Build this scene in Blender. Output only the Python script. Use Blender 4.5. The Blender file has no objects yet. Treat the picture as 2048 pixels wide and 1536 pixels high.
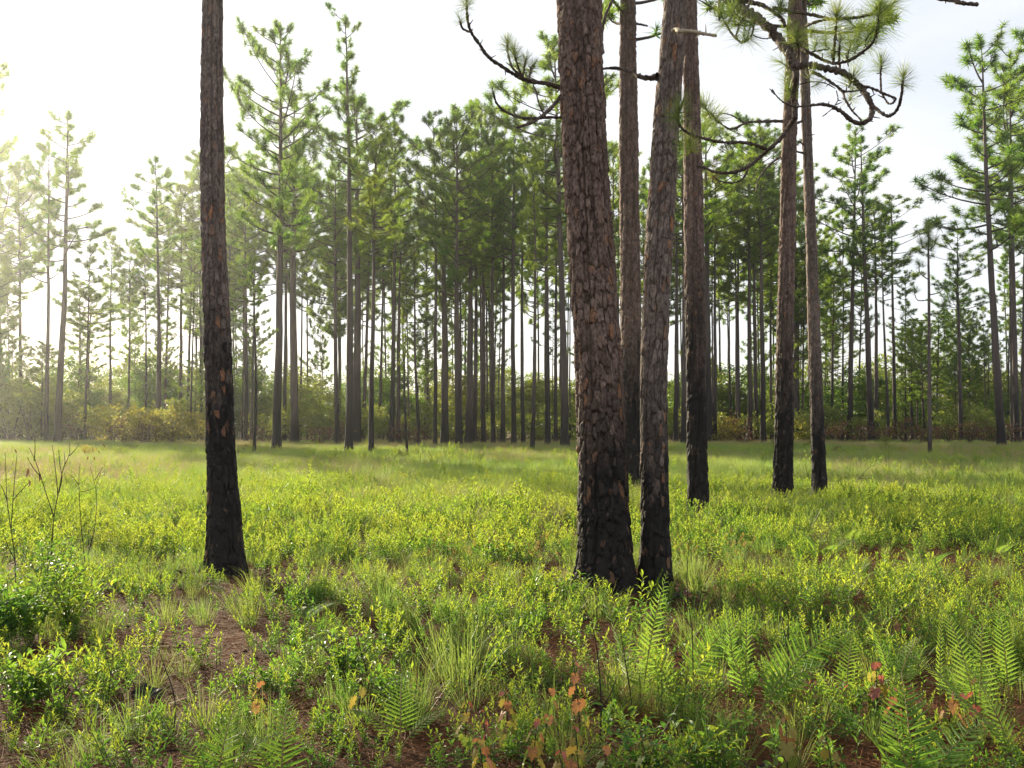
import bpy, math, random
import numpy as np
from mathutils import Vector, Matrix, Euler

random.seed(7)
RNG = np.random.default_rng(11)
S = bpy.context.scene
COL = S.collection

# ------------------------------------------------------------------ camera
CAM_H, F_PX, HOR = 1.6, 1991.1, 852.0
PITCH = math.atan((HOR - 768.0) / F_PX)
cam_d = bpy.data.cameras.new('camera')
cam_d.lens = 35.0; cam_d.sensor_width = 36.0
cam_d.clip_start = 0.05; cam_d.clip_end = 3000
cam = bpy.data.objects.new('camera', cam_d); COL.objects.link(cam)
cam.location = (0, 0, CAM_H); cam.rotation_euler = (math.pi / 2 + PITCH, 0, 0)
S.camera = cam

# ------------------------------------------------------------------ sky, sun, exposure
SUN_AZ, SUN_EL = math.radians(-36), math.radians(21)      # left of the view direction
SUN_DIR = Vector((math.sin(SUN_AZ) * math.cos(SUN_EL), math.cos(SUN_AZ) * math.cos(SUN_EL), math.sin(SUN_EL)))
world = bpy.data.worlds.new('World'); S.world = world; world.use_nodes = True
wn, wl = world.node_tree.nodes, world.node_tree.links
bg = wn['Background']
sky = wn.new('ShaderNodeTexSky'); sky.sky_type = 'NISHITA'; sky.sun_disc = False
sky.sun_elevation = SUN_EL; sky.sun_rotation = SUN_AZ
sky.air_density = 1.0; sky.dust_density = 1.1; sky.ozone_density = 1.0
# thin high cloud, white, broken towards clear blue patches, over the whole dome
tc = wn.new('ShaderNodeTexCoord'); mp = wn.new('ShaderNodeMapping'); mp.inputs['Scale'].default_value = (1.2, 1.2, 3.0)
mp.inputs['Location'].default_value = (0.35, 0.1, 0.0)
nz = wn.new('ShaderNodeTexNoise'); nz.inputs['Scale'].default_value = 1.3; nz.inputs['Detail'].default_value = 6
cr = wn.new('ShaderNodeValToRGB')
cr.color_ramp.elements[0].position = 0.36; cr.color_ramp.elements[0].color = (0.42, 0.42, 0.42, 1)
cr.color_ramp.elements[1].position = 0.62; cr.color_ramp.elements[1].color = (0.97, 0.97, 0.97, 1)
mx = wn.new('ShaderNodeMix'); mx.data_type = 'RGBA'
mx.inputs[7].default_value = (8.3, 8.4, 8.6, 1)
wl.new(tc.outputs['Generated'], mp.inputs['Vector']); wl.new(mp.outputs['Vector'], nz.inputs['Vector'])
wl.new(nz.outputs['Fac'], cr.inputs['Fac']); wl.new(cr.outputs['Color'], mx.inputs[0])
wl.new(sky.outputs['Color'], mx.inputs[6]); wl.new(mx.outputs[2], bg.inputs['Color'])
bg.inputs['Strength'].default_value = 0.050
sun_d = bpy.data.lights.new('sun', 'SUN'); sun_d.energy = 5.0; sun_d.angle = math.radians(0.6); sun_d.color = (1.0, 0.87, 0.62)
sun = bpy.data.objects.new('sun', sun_d); COL.objects.link(sun)
sun.rotation_euler = SUN_DIR.to_track_quat('Z', 'Y').to_euler(); sun.location = SUN_DIR * 60
S.view_settings.view_transform = 'Standard'; S.view_settings.look = 'None'
S.view_settings.exposure = 1.5; S.view_settings.gamma = 1.0
S.view_settings.use_curve_mapping = False
S.render.engine = 'CYCLES'
cy = S.cycles
cy.max_bounces = 8; cy.diffuse_bounces = 3; cy.glossy_bounces = 2; cy.transmission_bounces = 4; cy.volume_bounces = 0
cy.use_denoising = True
cy.use_adaptive_sampling = True; cy.adaptive_threshold = 0.02
cy.sample_clamp_indirect = 6.0

# ------------------------------------------------------------------ picture geometry
CP, SP = math.cos(PITCH), math.sin(PITCH)
def ray(px, py):
    xc, yc = (px - 1024.0) / F_PX, (768.0 - py) / F_PX
    return Vector((xc, CP - yc * SP, SP + yc * CP))
def ground_at(px, py):
    d = ray(px, py); t = -CAM_H / d.z
    return Vector((d.x * t, d.y * t, 0.0))
def at(px, py, Y):
    d = ray(px, py); t = Y / d.y
    return Vector((d.x * t, Y, CAM_H + d.z * t))
def project(p):
    dx, dy, dz = p[0], p[1], p[2] - CAM_H
    zf = dy * CP + dz * SP; yu = -dy * SP + dz * CP
    return 1024 + F_PX * dx / zf, 768 - F_PX * yu / zf

# ------------------------------------------------------------------ noise
def h2(i, j, s=0.0):
    v = np.sin(i * 127.1 + j * 311.7 + s * 74.7) * 43758.5453
    return v - np.floor(v)
def vnoise(x, y, s=0.0):
    xi, yi = np.floor(x), np.floor(y); fx, fy = x - xi, y - yi
    fx = fx * fx * (3 - 2 * fx); fy = fy * fy * (3 - 2 * fy)
    a, b = h2(xi, yi, s), h2(xi + 1, yi, s); c, d = h2(xi, yi + 1, s), h2(xi + 1, yi + 1, s)
    return (a * (1 - fx) + b * fx) * (1 - fy) + (c * (1 - fx) + d * fx) * fy
def fbm(x, y, s=0.0, n=3):
    t, a, tot = 0, 0.5, 0
    for k in range(n):
        t = t + a * vnoise(x * 2 ** k, y * 2 ** k, s + k); tot += a; a *= 0.5
    return t / tot
def sstep(a, b, x):
    t = np.clip((x - a) / (b - a), 0, 1); return t * t * (3 - 2 * t)

# ------------------------------------------------------------------ mesh building
class MB:
    def __init__(self):
        self.v, self.f, self.n = [], [], 0     # f: list of (faces array (m,k), material)
        self.att = {}
    def add(self, verts, faces, mat=0):
        verts = np.asarray(verts, float).reshape(-1, 3)
        for fa in (faces if isinstance(faces, list) else [faces]):
            fa = np.asarray(fa, int)
            if fa.size: self.f.append((fa + self.n, mat))
        self.v.append(verts); self.n += len(verts)
    def mesh(self, name, mats, smooth=False, att=None):
        me = bpy.data.meshes.new(name)
        V = np.concatenate(self.v).astype(np.float32)
        loops = np.concatenate([f.ravel() for f, m in self.f]).astype(np.int32)
        sizes = np.concatenate([np.full(len(f), f.shape[1], np.int32) for f, m in self.f])
        mi = np.concatenate([np.full(len(f), m, np.int32) for f, m in self.f])
        starts = np.concatenate([[0], np.cumsum(sizes)[:-1]]).astype(np.int32)
        me.vertices.add(len(V)); me.vertices.foreach_set('co', V.ravel())
        me.loops.add(len(loops)); me.loops.foreach_set('vertex_index', loops)
        me.polygons.add(len(sizes)); me.polygons.foreach_set('loop_start', starts)
        me.polygons.foreach_set('material_index', mi)
        me.polygons.foreach_set('use_smooth', np.full(len(sizes), smooth))
        for m in (mats if isinstance(mats, (list, tuple)) else [mats]): me.materials.append(m)
        for k, a in (att or {}).items():
            la = me.attributes.new(k, 'FLOAT', 'POINT'); la.data.foreach_set('value', np.asarray(a, np.float32))
        me.update(calc_edges=True); me.validate()
        return me

def link(name, mesh, parent=None, loc=(0, 0, 0), rot=(0, 0, 0), scl=(1, 1, 1)):
    o = bpy.data.objects.new(name, mesh)
    o.location = loc; o.rotation_euler = rot; o.scale = scl
    if parent is not None: o.parent = parent
    COL.objects.link(o)
    return o
def thing(name, label, cat, loc=(0, 0, 0), rot=(0, 0, 0), scl=(1, 1, 1), group=None, mesh=None):
    o = link(name, mesh, None, loc, rot, scl)
    o['label'] = label; o['category'] = cat
    if group: o['group'] = group
    return o
def norm(a): return a / np.maximum(np.linalg.norm(a, axis=-1, keepdims=True), 1e-9)

def tube_arrays(P, R, n=6, cap=True, wob=0.0, seed=0):
    P = np.asarray(P, float); R = np.asarray(R, float); m = len(P)
    T = np.gradient(P, axis=0); T = norm(T)
    ref = np.array([0.0, 0, 1.0]) if abs(T[0][2]) < 0.8 else np.array([1.0, 0, 0])
    U = np.zeros_like(P); u = norm(np.cross(ref, T[0]))
    for i in range(m):
        u = norm(u - T[i] * np.dot(u, T[i])); U[i] = u
    W = np.cross(T, U)
    th = np.arange(n) * 2 * math.pi / n
    rr = R[:, None] * np.ones((1, n))
    if wob: rr = rr * (1 + wob * (np.random.default_rng(seed).random((m, n)) - .5) * 2)
    V = P[:, None, :] + rr[..., None] * (U[:, None, :] * np.cos(th)[None, :, None] + W[:, None, :] * np.sin(th)[None, :, None])
    V = V.reshape(-1, 3)
    i = np.arange(m - 1)[:, None] * n; j = np.arange(n)[None, :]; j2 = (j + 1) % n
    Fq = np.stack([i + j, i + j2, i + n + j2, i + n + j], -1).reshape(-1, 4)
    faces = [Fq]
    if cap:
        V = np.concatenate([V, P[-1:] + T[-1:] * R[-1] * 0.3])
        k = np.arange(n); b = (m - 1) * n
        faces.append(np.stack([b + k, b + (k + 1) % n, np.full(n, m * n)], -1))
    return V, faces
def spline(P, k=6):
    P = np.asarray(P, float)
    if len(P) < 3: 
        t = np.linspace(0, 1, k + 1)[:, None]; return P[0] * (1 - t) + P[-1] * t
    Q = np.concatenate([[2 * P[0] - P[1]], P, [2 * P[-1] - P[-2]]]); out = []
    for i in range(1, len(Q) - 2):
        p0, p1, p2, p3 = Q[i - 1:i + 3]
        for t in np.arange(k) / k:
            out.append(0.5 * (2 * p1 + (p2 - p0) * t + (2 * p0 - 5 * p1 + 4 * p2 - p3) * t * t + (3 * p1 - p0 - 3 * p2 + p3) * t ** 3))
    out.append(P[-1]); return np.array(out)

# leaf templates: (x across, y along, z normal), faces
DIAMOND = (np.array([[0, 0, 0], [.5, .48, .10], [0, 1, -.02], [-.5, .48, .10]]), [np.array([[0, 1, 2], [0, 2, 3]])])
LANCE = (np.array([[0, 0, 0], [.40, .28, .07], [.44, .62, .05], [0, 1, -.16], [-.44, .62, .05], [-.40, .28, .07], [0, .5, .0]]),
         [np.array([[0, 1, 6], [6, 2, 3], [3, 4, 6], [6, 5, 0], [1, 2, 6], [4, 5, 6]])])
NEEDLE1 = (np.array([[-.5, 0, 0], [.5, 0, 0], [0, 1, 0]]), [np.array([[0, 1, 2]])])
NEEDLE2 = (np.array([[-.5, 0, 0], [.5, 0, 0], [.38, .6, .0], [-.38, .6, .0], [0, 1, -.12]]), [np.array([[0, 1, 2, 3]]), np.array([[3, 2, 4]])])
def leaves(mb, pos, dirs, nrm, ln, wd, tpl, mat=0):
    pos, dirs, nrm = np.asarray(pos, float), norm(np.asarray(dirs, float)), np.asarray(nrm, float)
    side = norm(np.cross(dirs, nrm)); nn = np.cross(side, dirs)
    N = len(pos); ln = np.broadcast_to(np.asarray(ln, float), (N,)); wd = np.broadcast_to(np.asarray(wd, float), (N,))
    V, Fs = tpl
    out = pos[:, None] + side[:, None] * (V[None, :, 0:1] * wd[:, None, None]) + dirs[:, None] * (V[None, :, 1:2] * ln[:, None, None]) \
        + nn[:, None] * (V[None, :, 2:3] * ln[:, None, None])
    off = (np.arange(N) * len(V))[:, None, None]
    mb.add(out.reshape(-1, 3), [(f[None] + off).reshape(-1, f.shape[1]) for f in Fs], mat)
def rdir(rng, n):
    return norm(rng.normal(size=(n, 3)))

# ------------------------------------------------------------------ materials
def new_mat(name):
    m = bpy.data.materials.new(name); m.use_nodes = True
    return m, m.node_tree.nodes, m.node_tree.links
def leaf_mat(name, c1, c2, t1, trans=0.45, rough=0.45, spec=0.5, nscale=3.0):
    m, n, l = new_mat(name)
    p = n['Principled BSDF']; out = n['Material Output']
    oi = n.new('ShaderNodeObjectInfo'); geo = n.new('ShaderNodeNewGeometry')
    noi = n.new('ShaderNodeTexNoise'); noi.inputs['Scale'].default_value = nscale; noi.inputs['Detail'].default_value = 2
    l.new(geo.outputs['Position'], noi.inputs['Vector'])
    add = n.new('ShaderNodeMath'); add.operation = 'MULTIPLY_ADD'
    l.new(oi.outputs['Random'], add.inputs[0]); add.inputs[1].default_value = 0.55
    mul = n.new('ShaderNodeMath'); mul.operation = 'MULTIPLY_ADD'
    l.new(noi.outputs['Fac'], mul.inputs[0]); mul.inputs[1].default_value = 1.5; mul.inputs[2].default_value = -0.52
    l.new(mul.outputs[0], add.inputs[2])
    cl = n.new('ShaderNodeClamp'); l.new(add.outputs[0], cl.inputs[0])
    def mixc(a, b):
        x = n.new('ShaderNodeMix'); x.data_type = 'RGBA'; x.inputs[6].default_value = (*a, 1); x.inputs[7].default_value = (*b, 1)
        l.new(cl.outputs[0], x.inputs[0]); return x.outputs[2]
    l.new(mixc(c1, c2), p.inputs['Base Color'])
    p.inputs['Roughness'].default_value = rough; p.inputs['Specular IOR Level'].default_value = spec
    tr = n.new('ShaderNodeBsdfTranslucent')
    s = [t / max(1e-6, a) for t, a in zip(t1, c1)]
    l.new(mixc(t1, tuple(min(0.8, b * k) for b, k in zip(c2, s))), tr.inputs['Color'])
    ms = n.new('ShaderNodeMixShader'); ms.inputs[0].default_value = trans
    l.new(p.outputs[0], ms.inputs[1]); l.new(tr.outputs[0], ms.inputs[2]); l.new(ms.outputs[0], out.inputs['Surface'])
    return m
def plain_mat(name, c1, c2, rough=0.85, scale=8.0, bump=0.0):
    m, n, l = new_mat(name); p = n['Principled BSDF']
    geo = n.new('ShaderNodeTexCoord'); noi = n.new('ShaderNodeTexNoise'); noi.inputs['Scale'].default_value = scale; noi.inputs['Detail'].default_value = 5
    l.new(geo.outputs['Object'], noi.inputs['Vector'])
    r = n.new('ShaderNodeValToRGB'); r.color_ramp.elements[0].position = .35; r.color_ramp.elements[1].position = .65
    r.color_ramp.elements[0].color = (*c1, 1); r.color_ramp.elements[1].color = (*c2, 1)
    l.new(noi.outputs['Fac'], r.inputs[0]); l.new(r.outputs[0], p.inputs['Base Color'])
    p.inputs['Roughness'].default_value = rough; p.inputs['Specular IOR Level'].default_value = 0.3
    if bump:
        b = n.new('ShaderNodeBump'); b.inputs['Strength'].default_value = bump; b.inputs['Distance'].default_value = 0.02
        l.new(noi.outputs['Fac'], b.inputs['Height']); l.new(b.outputs[0], p.inputs['Normal'])
    return m
def bark_mat(name, stops, crack_tone, far=False):
    m, n, l = new_mat(name); p = n['Principled BSDF']
    def att(a):
        x = n.new('ShaderNodeAttribute'); x.attribute_name = a; return x.outputs['Fac']
    r = n.new('ShaderNodeValToRGB'); e = r.color_ramp.elements
    while len(e) < len(stops): e.new(0.5)
    for k, (pos, c) in enumerate(stops): e[k].position = pos; e[k].color = (*c, 1)
    r.color_ramp.interpolation = 'LINEAR'
    l.new(att('rnd'), r.inputs[0])
    geo = n.new('ShaderNodeTexCoord'); noi = n.new('ShaderNodeTexNoise'); noi.inputs['Scale'].default_value = 55; noi.inputs['Detail'].default_value = 5
    mp_ = n.new('ShaderNodeMapping'); mp_.inputs['Scale'].default_value = (1, 1, .45)
    l.new(geo.outputs['Object'], mp_.inputs[0]); l.new(mp_.outputs[0], noi.inputs['Vector'])
    hs = n.new('ShaderNodeHueSaturation'); l.new(r.outputs[0], hs.inputs['Color'])
    vm = n.new('ShaderNodeMapRange'); vm.inputs[1].default_value = .3; vm.inputs[2].default_value = .7; vm.inputs[3].default_value = .5; vm.inputs[4].default_value = 1.5
    l.new(noi.outputs['Fac'], vm.inputs[0]); l.new(vm.outputs[0], hs.inputs['Value'])
    a = n.new('ShaderNodeMix'); a.data_type = 'RGBA'; a.inputs[6].default_value = (*crack_tone, 1)  # cracks take a darker tone than the plates
    l.new(att('crack'), a.inputs[0]); l.new(hs.outputs[0], a.inputs[7])
    b = n.new('ShaderNodeMix'); b.data_type = 'RGBA'; b.inputs[7].default_value = (.008, .0075, .0075, 1)
    l.new(att('char'), b.inputs[0]); l.new(a.outputs[2], b.inputs[6])
    l.new(b.outputs[2], p.inputs['Base Color'])
    rm = n.new('ShaderNodeMapRange'); rm.inputs[3].default_value = .85; rm.inputs[4].default_value = .72
    l.new(att('char'), rm.inputs[0]); l.new(rm.outputs[0], p.inputs['Roughness'])
    p.inputs['Specular IOR Level'].default_value = .22
    bp = n.new('ShaderNodeBump'); bp.inputs['Strength'].default_value = .8; bp.inputs['Distance'].default_value = .006
    l.new(noi.outputs['Fac'], bp.inputs['Height']); l.new(bp.outputs[0], p.inputs['Normal'])
    return m

M = {}
M['bark'] = bark_mat('pine_bark', [(0, (.062, .042, .034)), (.30, (.118, .080, .065)), (.62, (.190, .135, .113)), (.80, (.165, .095, .062)), (1, (.235, .115, .062))], (.030, .021, .017))
M['bark_grey'] = bark_mat('pine_bark_grey', [(0, (.078, .060, .052)), (.32, (.135, .106, .093)), (.66, (.205, .162, .141)), (.82, (.18, .112, .076)), (1, (.30, .145, .075))], (.036, .027, .022))
M['far_bark'] = bark_mat('far_pine_bark', [(0, (.07, .056, .050)), (.5, (.11, .089, .079)), (1, (.155, .108, .078))], (.05, .04, .034))
M['limb'] = plain_mat('pine_limb', (.045, .033, .027), (.125, .095, .078), .9, 40, .9)
M['twig_dark'] = plain_mat('burnt_twig', (.018, .014, .012), (.05, .036, .028), .8, 20)
M['deadwood'] = plain_mat('bare_wood', (.30, .25, .18), (.45, .38, .28), .75, 20, .3)
M['char'] = plain_mat('charred_wood', (.008, .008, .008), (.03, .026, .024), .65, 25, .6)
M['needle'] = leaf_mat('pine_needles', (.044, .112, .015), (.115, .155, .020), (.16, .37, .028), .46, .5, .4, .6)
M['needle_near'] = leaf_mat('near_pine_needles', (.070, .135, .025), (.12, .165, .035), (.20, .33, .05), .40, .4, .5, 2.0)
M['needle_dry'] = leaf_mat('dry_pine_needles', (.30, .20, .07), (.38, .22, .09), (.35, .24, .08), .4, .6, .3)
M['leaf'] = leaf_mat('shrub_leaf', (.030, .098, .020), (.062, .132, .024), (.14, .34, .036), .48, .46, .28, .5)
M['leaf_young'] = leaf_mat('young_shrub_leaf', (.072, .160, .024), (.125, .190, .030), (.295, .465, .040), .51, .48, .25, .5)
M['leaf_red'] = leaf_mat('red_tip_leaf', (.20, .105, .04), (.17, .15, .04), (.36, .20, .055), .5, .42, .5, 2)
M['stem'] = plain_mat('green_stem', (.07, .085, .03), (.10, .075, .04), .7, 20)
M['grass'] = leaf_mat('wiregrass', (.090, .180, .034), (.170, .215, .058), (.24, .43, .062), .42, .5, .4, .15)
M['gold_leaf'] = leaf_mat('golden_shrub_leaf', (.13, .16, .026), (.17, .145, .032), (.33, .36, .042), .5, .5, .3, .5)
M['grass_dry'] = leaf_mat('dry_grass', (.20, .19, .075), (.30, .235, .115), (.30, .29, .11), .4, .5, .4, .15)
M['fern'] = leaf_mat('fern_green', (.070, .155, .022), (.115, .185, .030), (.20, .38, .040), .45, .55, .25, 2)
M['rachis'] = plain_mat('fern_stalk', (.20, .14, .05), (.14, .13, .04), .6, 20)
M['maple_green'] = leaf_mat('maple_green', (.075, .135, .03), (.13, .16, .035), (.22, .34, .05), .45, .45, .4, 4)
M['maple_yellow'] = leaf_mat('maple_yellow', (.19, .19, .04), (.25, .18, .045), (.36, .34, .055), .45, .45, .4, 4)
M['maple_orange'] = leaf_mat('maple_orange', (.30, .155, .055), (.30, .12, .06), (.46, .24, .07), .45, .45, .4, 4)
M['maple_red'] = leaf_mat('maple_red', (.24, .06, .045), (.28, .095, .065), (.42, .11, .07), .4, .42, .5, 4)
M['bay'] = leaf_mat('bay_leaf', (.085, .175, .025), (.12, .20, .03), (.28, .46, .045), .48, .35, .5, 2)
M['oak_brown'] = leaf_mat('scorched_leaf', (.095, .052, .030), (.15, .078, .042), (.15, .075, .035), .3, .55, .4, 3)
M['wood_leaf'] = leaf_mat('broadleaf_foliage', (.036, .098, .017), (.066, .122, .022), (.15, .31, .030), .42, .5, .4, .12)
M['wood_leaf_b'] = leaf_mat('broadleaf_foliage_light', (.10, .15, .026), (.13, .16, .03), (.26, .34, .045), .45, .5, .4, .12)
M['straw'] = leaf_mat('pine_straw', (.105, .036, .013), (.185, .068, .024), (.12, .04, .014), .15, .75, .2, 1.0)

# ------------------------------------------------------------------ the ground
def gz(x, y):
    x, y = np.asarray(x, float), np.asarray(y, float)
    a = (fbm(x * .16 + 5, y * .16, 3) - .5) * .16
    return a * sstep(3, 9, np.hypot(x, y)) * (1 - .6 * sstep(30, 60, y))
def make_ground():
    xs = np.concatenate([np.arange(-330, -40, 10), np.arange(-40, -8, 1.0), np.arange(-8, 8, .16), np.arange(8, 40, 1.0), np.arange(40, 331, 10)])
    ys = np.concatenate([np.arange(-90, 2, 4.0), np.arange(2, 18, .16), np.arange(18, 60, 1.0), np.arange(60, 481, 10)])
    X, Y = np.meshgrid(xs, ys); Z = gz(X, Y)
    near = (1 - sstep(10, 18, Y)) * (1 - sstep(6, 8, np.abs(X)))
    Z = Z + near * (fbm(X * 2.2, Y * 2.2, 9) - .5) * .07
    V = np.stack([X, Y, Z], -1).reshape(-1, 3); nx, ny = len(xs), len(ys)
    i = np.arange(ny - 1)[:, None] * nx; j = np.arange(nx - 1)[None]
    mb = MB(); mb.add(V, np.stack([i + j, i + j + 1, i + nx + j + 1, i + nx + j], -1).reshape(-1, 4))
    m, n, l = new_mat('forest_floor'); p = n['Principled BSDF']
    geo = n.new('ShaderNodeNewGeometry')
    n1 = n.new('ShaderNodeTexNoise'); n1.inputs['Scale'].default_value = .9; n1.inputs['Detail'].default_value = 8
    n2 = n.new('ShaderNodeTexNoise'); n2.inputs['Scale'].default_value = 38; n2.inputs['Detail'].default_value = 6; n2.inputs['Distortion'].default_value = 1.5
    l.new(geo.outputs['Position'], n1.inputs['Vector']); l.new(geo.outputs['Position'], n2.inputs['Vector'])
    r1 = n.new('ShaderNodeValToRGB'); e = r1.color_ramp.elements
    e[0].position = .32; e[0].color = (.024, .012, .006, 1); e[1].position = .68; e[1].color = (.105, .043, .017, 1)
    x = e.new(.5); x.color = (.056, .025, .011, 1)
    ad = n.new('ShaderNodeMath'); ad.operation = 'MULTIPLY_ADD'; ad.inputs[1].default_value = .55
    ad2 = n.new('ShaderNodeMath'); ad2.operation = 'MULTIPLY'; ad2.inputs[1].default_value = .45
    l.new(n2.outputs['Fac'], ad2.inputs[0]); l.new(n1.outputs['Fac'], ad.inputs[0]); l.new(ad2.outputs[0], ad.inputs[2])
    l.new(ad.outputs[0], r1.inputs[0]); l.new(r1.outputs[0], p.inputs['Base Color'])
    p.inputs['Roughness'].default_value = .95; p.inputs['Specular IOR Level'].default_value = .15
    b = n.new('ShaderNodeBump'); b.inputs['Strength'].default_value = .8; b.inputs['Distance'].default_value = .03
    l.new(n2.outputs['Fac'], b.inputs['Height']); l.new(b.outputs[0], p.inputs['Normal'])
    g = link('ground', mb.mesh('ground', m, True)); g['kind'] = 'structure'
make_ground()
# ------------------------------------------------------------------ near pines: plated bark
def axis_from_pixels(rows, Y, lean_far=0.0):
    """rows: (py, x centre, width) from the ground up -> heights, centre offsets, radii"""
    base = ground_at(rows[0][1], rows[0][0]); Y = base.y
    z, x, r = [], [], []
    for py, cx, w in rows:
        p = at(cx, py, Y); z.append(p.z); x.append(p.x); r.append(w / 2 * Y / F_PX)
    z[0] = 0.0
    return base, np.array(z), np.array(x) - base.x, np.array(r)
def near_trunk(root, base, z, x, r, top, charf, seed, cw=.075, ch=.15, nth=150, dz=.012, zhi=6.6, mat='bark', plates=0, relief=.012, flare=.30, lobes=5, inner_cells=None):
    rng = np.random.default_rng(seed)
    zz = np.concatenate([np.arange(-.12, zhi, dz), np.arange(zhi, top, .35), [top]])
    # above the traced part the trunk goes on tapering
    sl = (x[-1] - x[-3]) / (z[-1] - z[-3])
    ext = np.linspace(z[-1], top, 8)[1:]
    Z = np.concatenate([z, ext]); Xc = np.concatenate([x, x[-1] + sl * (ext - z[-1]) * .6]); Rr = np.concatenate([r, np.linspace(r[-1], .035, 8)[1:]])
    cx = np.interp(zz, Z, Xc); rad = np.interp(zz, Z, Rr)
    k = 25
    def smooth(a):
        b = np.convolve(np.pad(a, k, 'edge'), np.ones(2 * k + 1) / (2 * k + 1), 'same')[k:-k]; return np.where(zz < zhi - .5, b, a)
    cx, rad = smooth(cx), smooth(rad)
    cyy = .05 * np.sin(zz * .35 + seed)- .05 * math.sin(seed)
    th = np.arange(nth) / nth * 2 * math.pi
    TH, ZZ = np.meshgrid(th, zz)
    RAD = rad[:, None] * np.ones((1, nth))
    low = np.clip(ZZ, 0, None)
    RAD = RAD * (1 + flare * np.exp(-low / .22) * (0.55 + .45 * np.cos(lobes * TH + seed)))
    RAD = RAD * (1 + .035 * np.sin(2 * TH + seed + ZZ * .8) + .02 * np.sin(3 * TH - ZZ * 1.9))
    nu = max(8, int(round(2 * math.pi * float(np.median(r)) / cw)))
    U = TH / (2 * math.pi) * nu; Vv = ZZ / ch
    def voro(U, Vv, nu, s):
        ui, vi = np.floor(U), np.floor(Vv)
        f1 = np.full(U.shape, 9.0); f2 = f1.copy(); su = np.zeros_like(U); sv = np.zeros_like(U); iu = np.zeros_like(U); iv = np.zeros_like(U); px = np.zeros_like(U); py = np.zeros_like(U)
        for du in (-1, 0, 1):
            for dv in (-1, 0, 1):
                a, b = ui + du, vi + dv; aw = np.mod(a, nu)
                jx, jy = a + .5 + .85 * (h2(aw, b, s) - .5), b + .5 + .85 * (h2(aw, b, s + 1) - .5)
                d = np.hypot(U - jx, Vv - jy)
                m = d < f1
                m2 = (~m) & (d < f2)
                su = np.where(m, iu, np.where(m2, aw, su)); sv = np.where(m, iv, np.where(m2, b, sv))
                f2 = np.where(m, f1, np.minimum(f2, d))
                iu = np.where(m, aw, iu); iv = np.where(m, b, iv); px = np.where(m, U - jx, px); py = np.where(m, Vv - jy, py); f1 = np.where(m, d, f1)
        return f1, f2, iu, iv, px, py, h2(iu + su, iv + sv, s + 33)
    wu = (vnoise(U * 1.3, Vv * 1.3, seed) - .5) * .3 * np.minimum(1, 1)
    U0, V0 = U, Vv
    per = np.cos(TH) * 3 + 9; per2 = np.sin(TH) * 3 + 5
    U = U + (vnoise(per * 4, ZZ * 26 + per2 * 3, seed + 2) - .5) * .55 + (vnoise(per * 11, ZZ * 60 + per2 * 9, seed + 21) - .5) * .3
    Vv = Vv + (vnoise(per * 4 + 3, ZZ * 16 + per2 * 4, seed + 12) - .5) * .55 + (vnoise(per * 12, ZZ * 50 + per2 * 12, seed + 22) - .5) * .3
    f1, f2, iu, iv, px_, py_, eh = voro(U, Vv, nu, seed)
    g1, g2, ju, jv, qx, qy, eh2 = voro(U * 2.0, Vv * 2.6 + .3, nu * 2, seed + 7)
    soft = sstep(.25, .5, eh)
    crack = 1 - (1 - sstep(.0, .06 + .14 * eh, f2 - f1)) * (.12 + .88 * soft)
    crack2 = 1 - (1 - sstep(.0, .14, g2 - g1)) * sstep(.3, .6, eh2)
    ridge = np.abs(vnoise(np.cos(TH) * 3.2 + 7, np.sin(TH) * 3.2 + ZZ * .55, seed + 51) - .5) * 2
    furrow = sstep(0, .22, ridge)
    rc = h2(iu, iv, seed + 3); rc2 = h2(ju, jv, seed + 4)
    env = sstep(top, zhi, ZZ) * .0 + np.where(ZZ < zhi, 1.0, .0)
    crack = crack * (.35 + .65 * furrow)
    disp = -relief * .9 * (1 - furrow) * (.4 + .6 * np.exp(-np.clip(ZZ, 0, 9) / 2.5)) + relief * (crack * (.45 + .9 * rc) - .7) + relief * .38 * crack2 * rc2 - relief * .35 * py_ * crack + relief * .25 * (rng.random(U.shape) - .5)
    disp = disp * env * np.clip(RAD / .16, .45, 1.15)
    RAD2 = RAD + disp
    V = np.stack([cx[:, None] + RAD2 * np.cos(TH), cyy[:, None] + RAD2 * np.sin(TH), ZZ], -1).reshape(-1, 3)
    m = len(zz); i = np.arange(m - 1)[:, None] * nth; j = np.arange(nth)[None]; j2 = (j + 1) % nth
    mb = MB(); mb.add(V, np.stack([i + j, i + j2, i + nth + j2, i + nth + j], -1).reshape(-1, 4))
    cn = .35 * (fbm(np.cos(TH) * 1.5 + seed, ZZ * 1.1, seed + 5) - .5) * 2 + .5 * (rc - .5)
    char = np.clip(charf(ZZ) + cn * 1.1 * sstep(0, .45, charf(ZZ)) * (1 - .75 * sstep(.93, 1.0, charf(ZZ))), 0, .97)
    fresh = (h2(ju, jv, seed + 9) > .92) & (h2(iu, iv, seed + 8) > .45) & (ZZ > .25)
    char = np.where(fresh, char * np.where(charf(ZZ) > .99, .62, .38), char)
    rnd = np.clip(rc * .45 + .40 * rc2 + .15 * vnoise(ZZ * .8, np.cos(TH), seed), 0, 1); rnd = np.where(fresh, .8 + .2 * rc2, rnd * .82)
    me = mb.mesh('pine_trunk', M[mat], True, {'rnd': rnd.ravel(), 'crack': (crack * .75 + .25 * crack2).ravel(), 'char': char.ravel()})
    tr = link('trunk', me, root)
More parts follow.
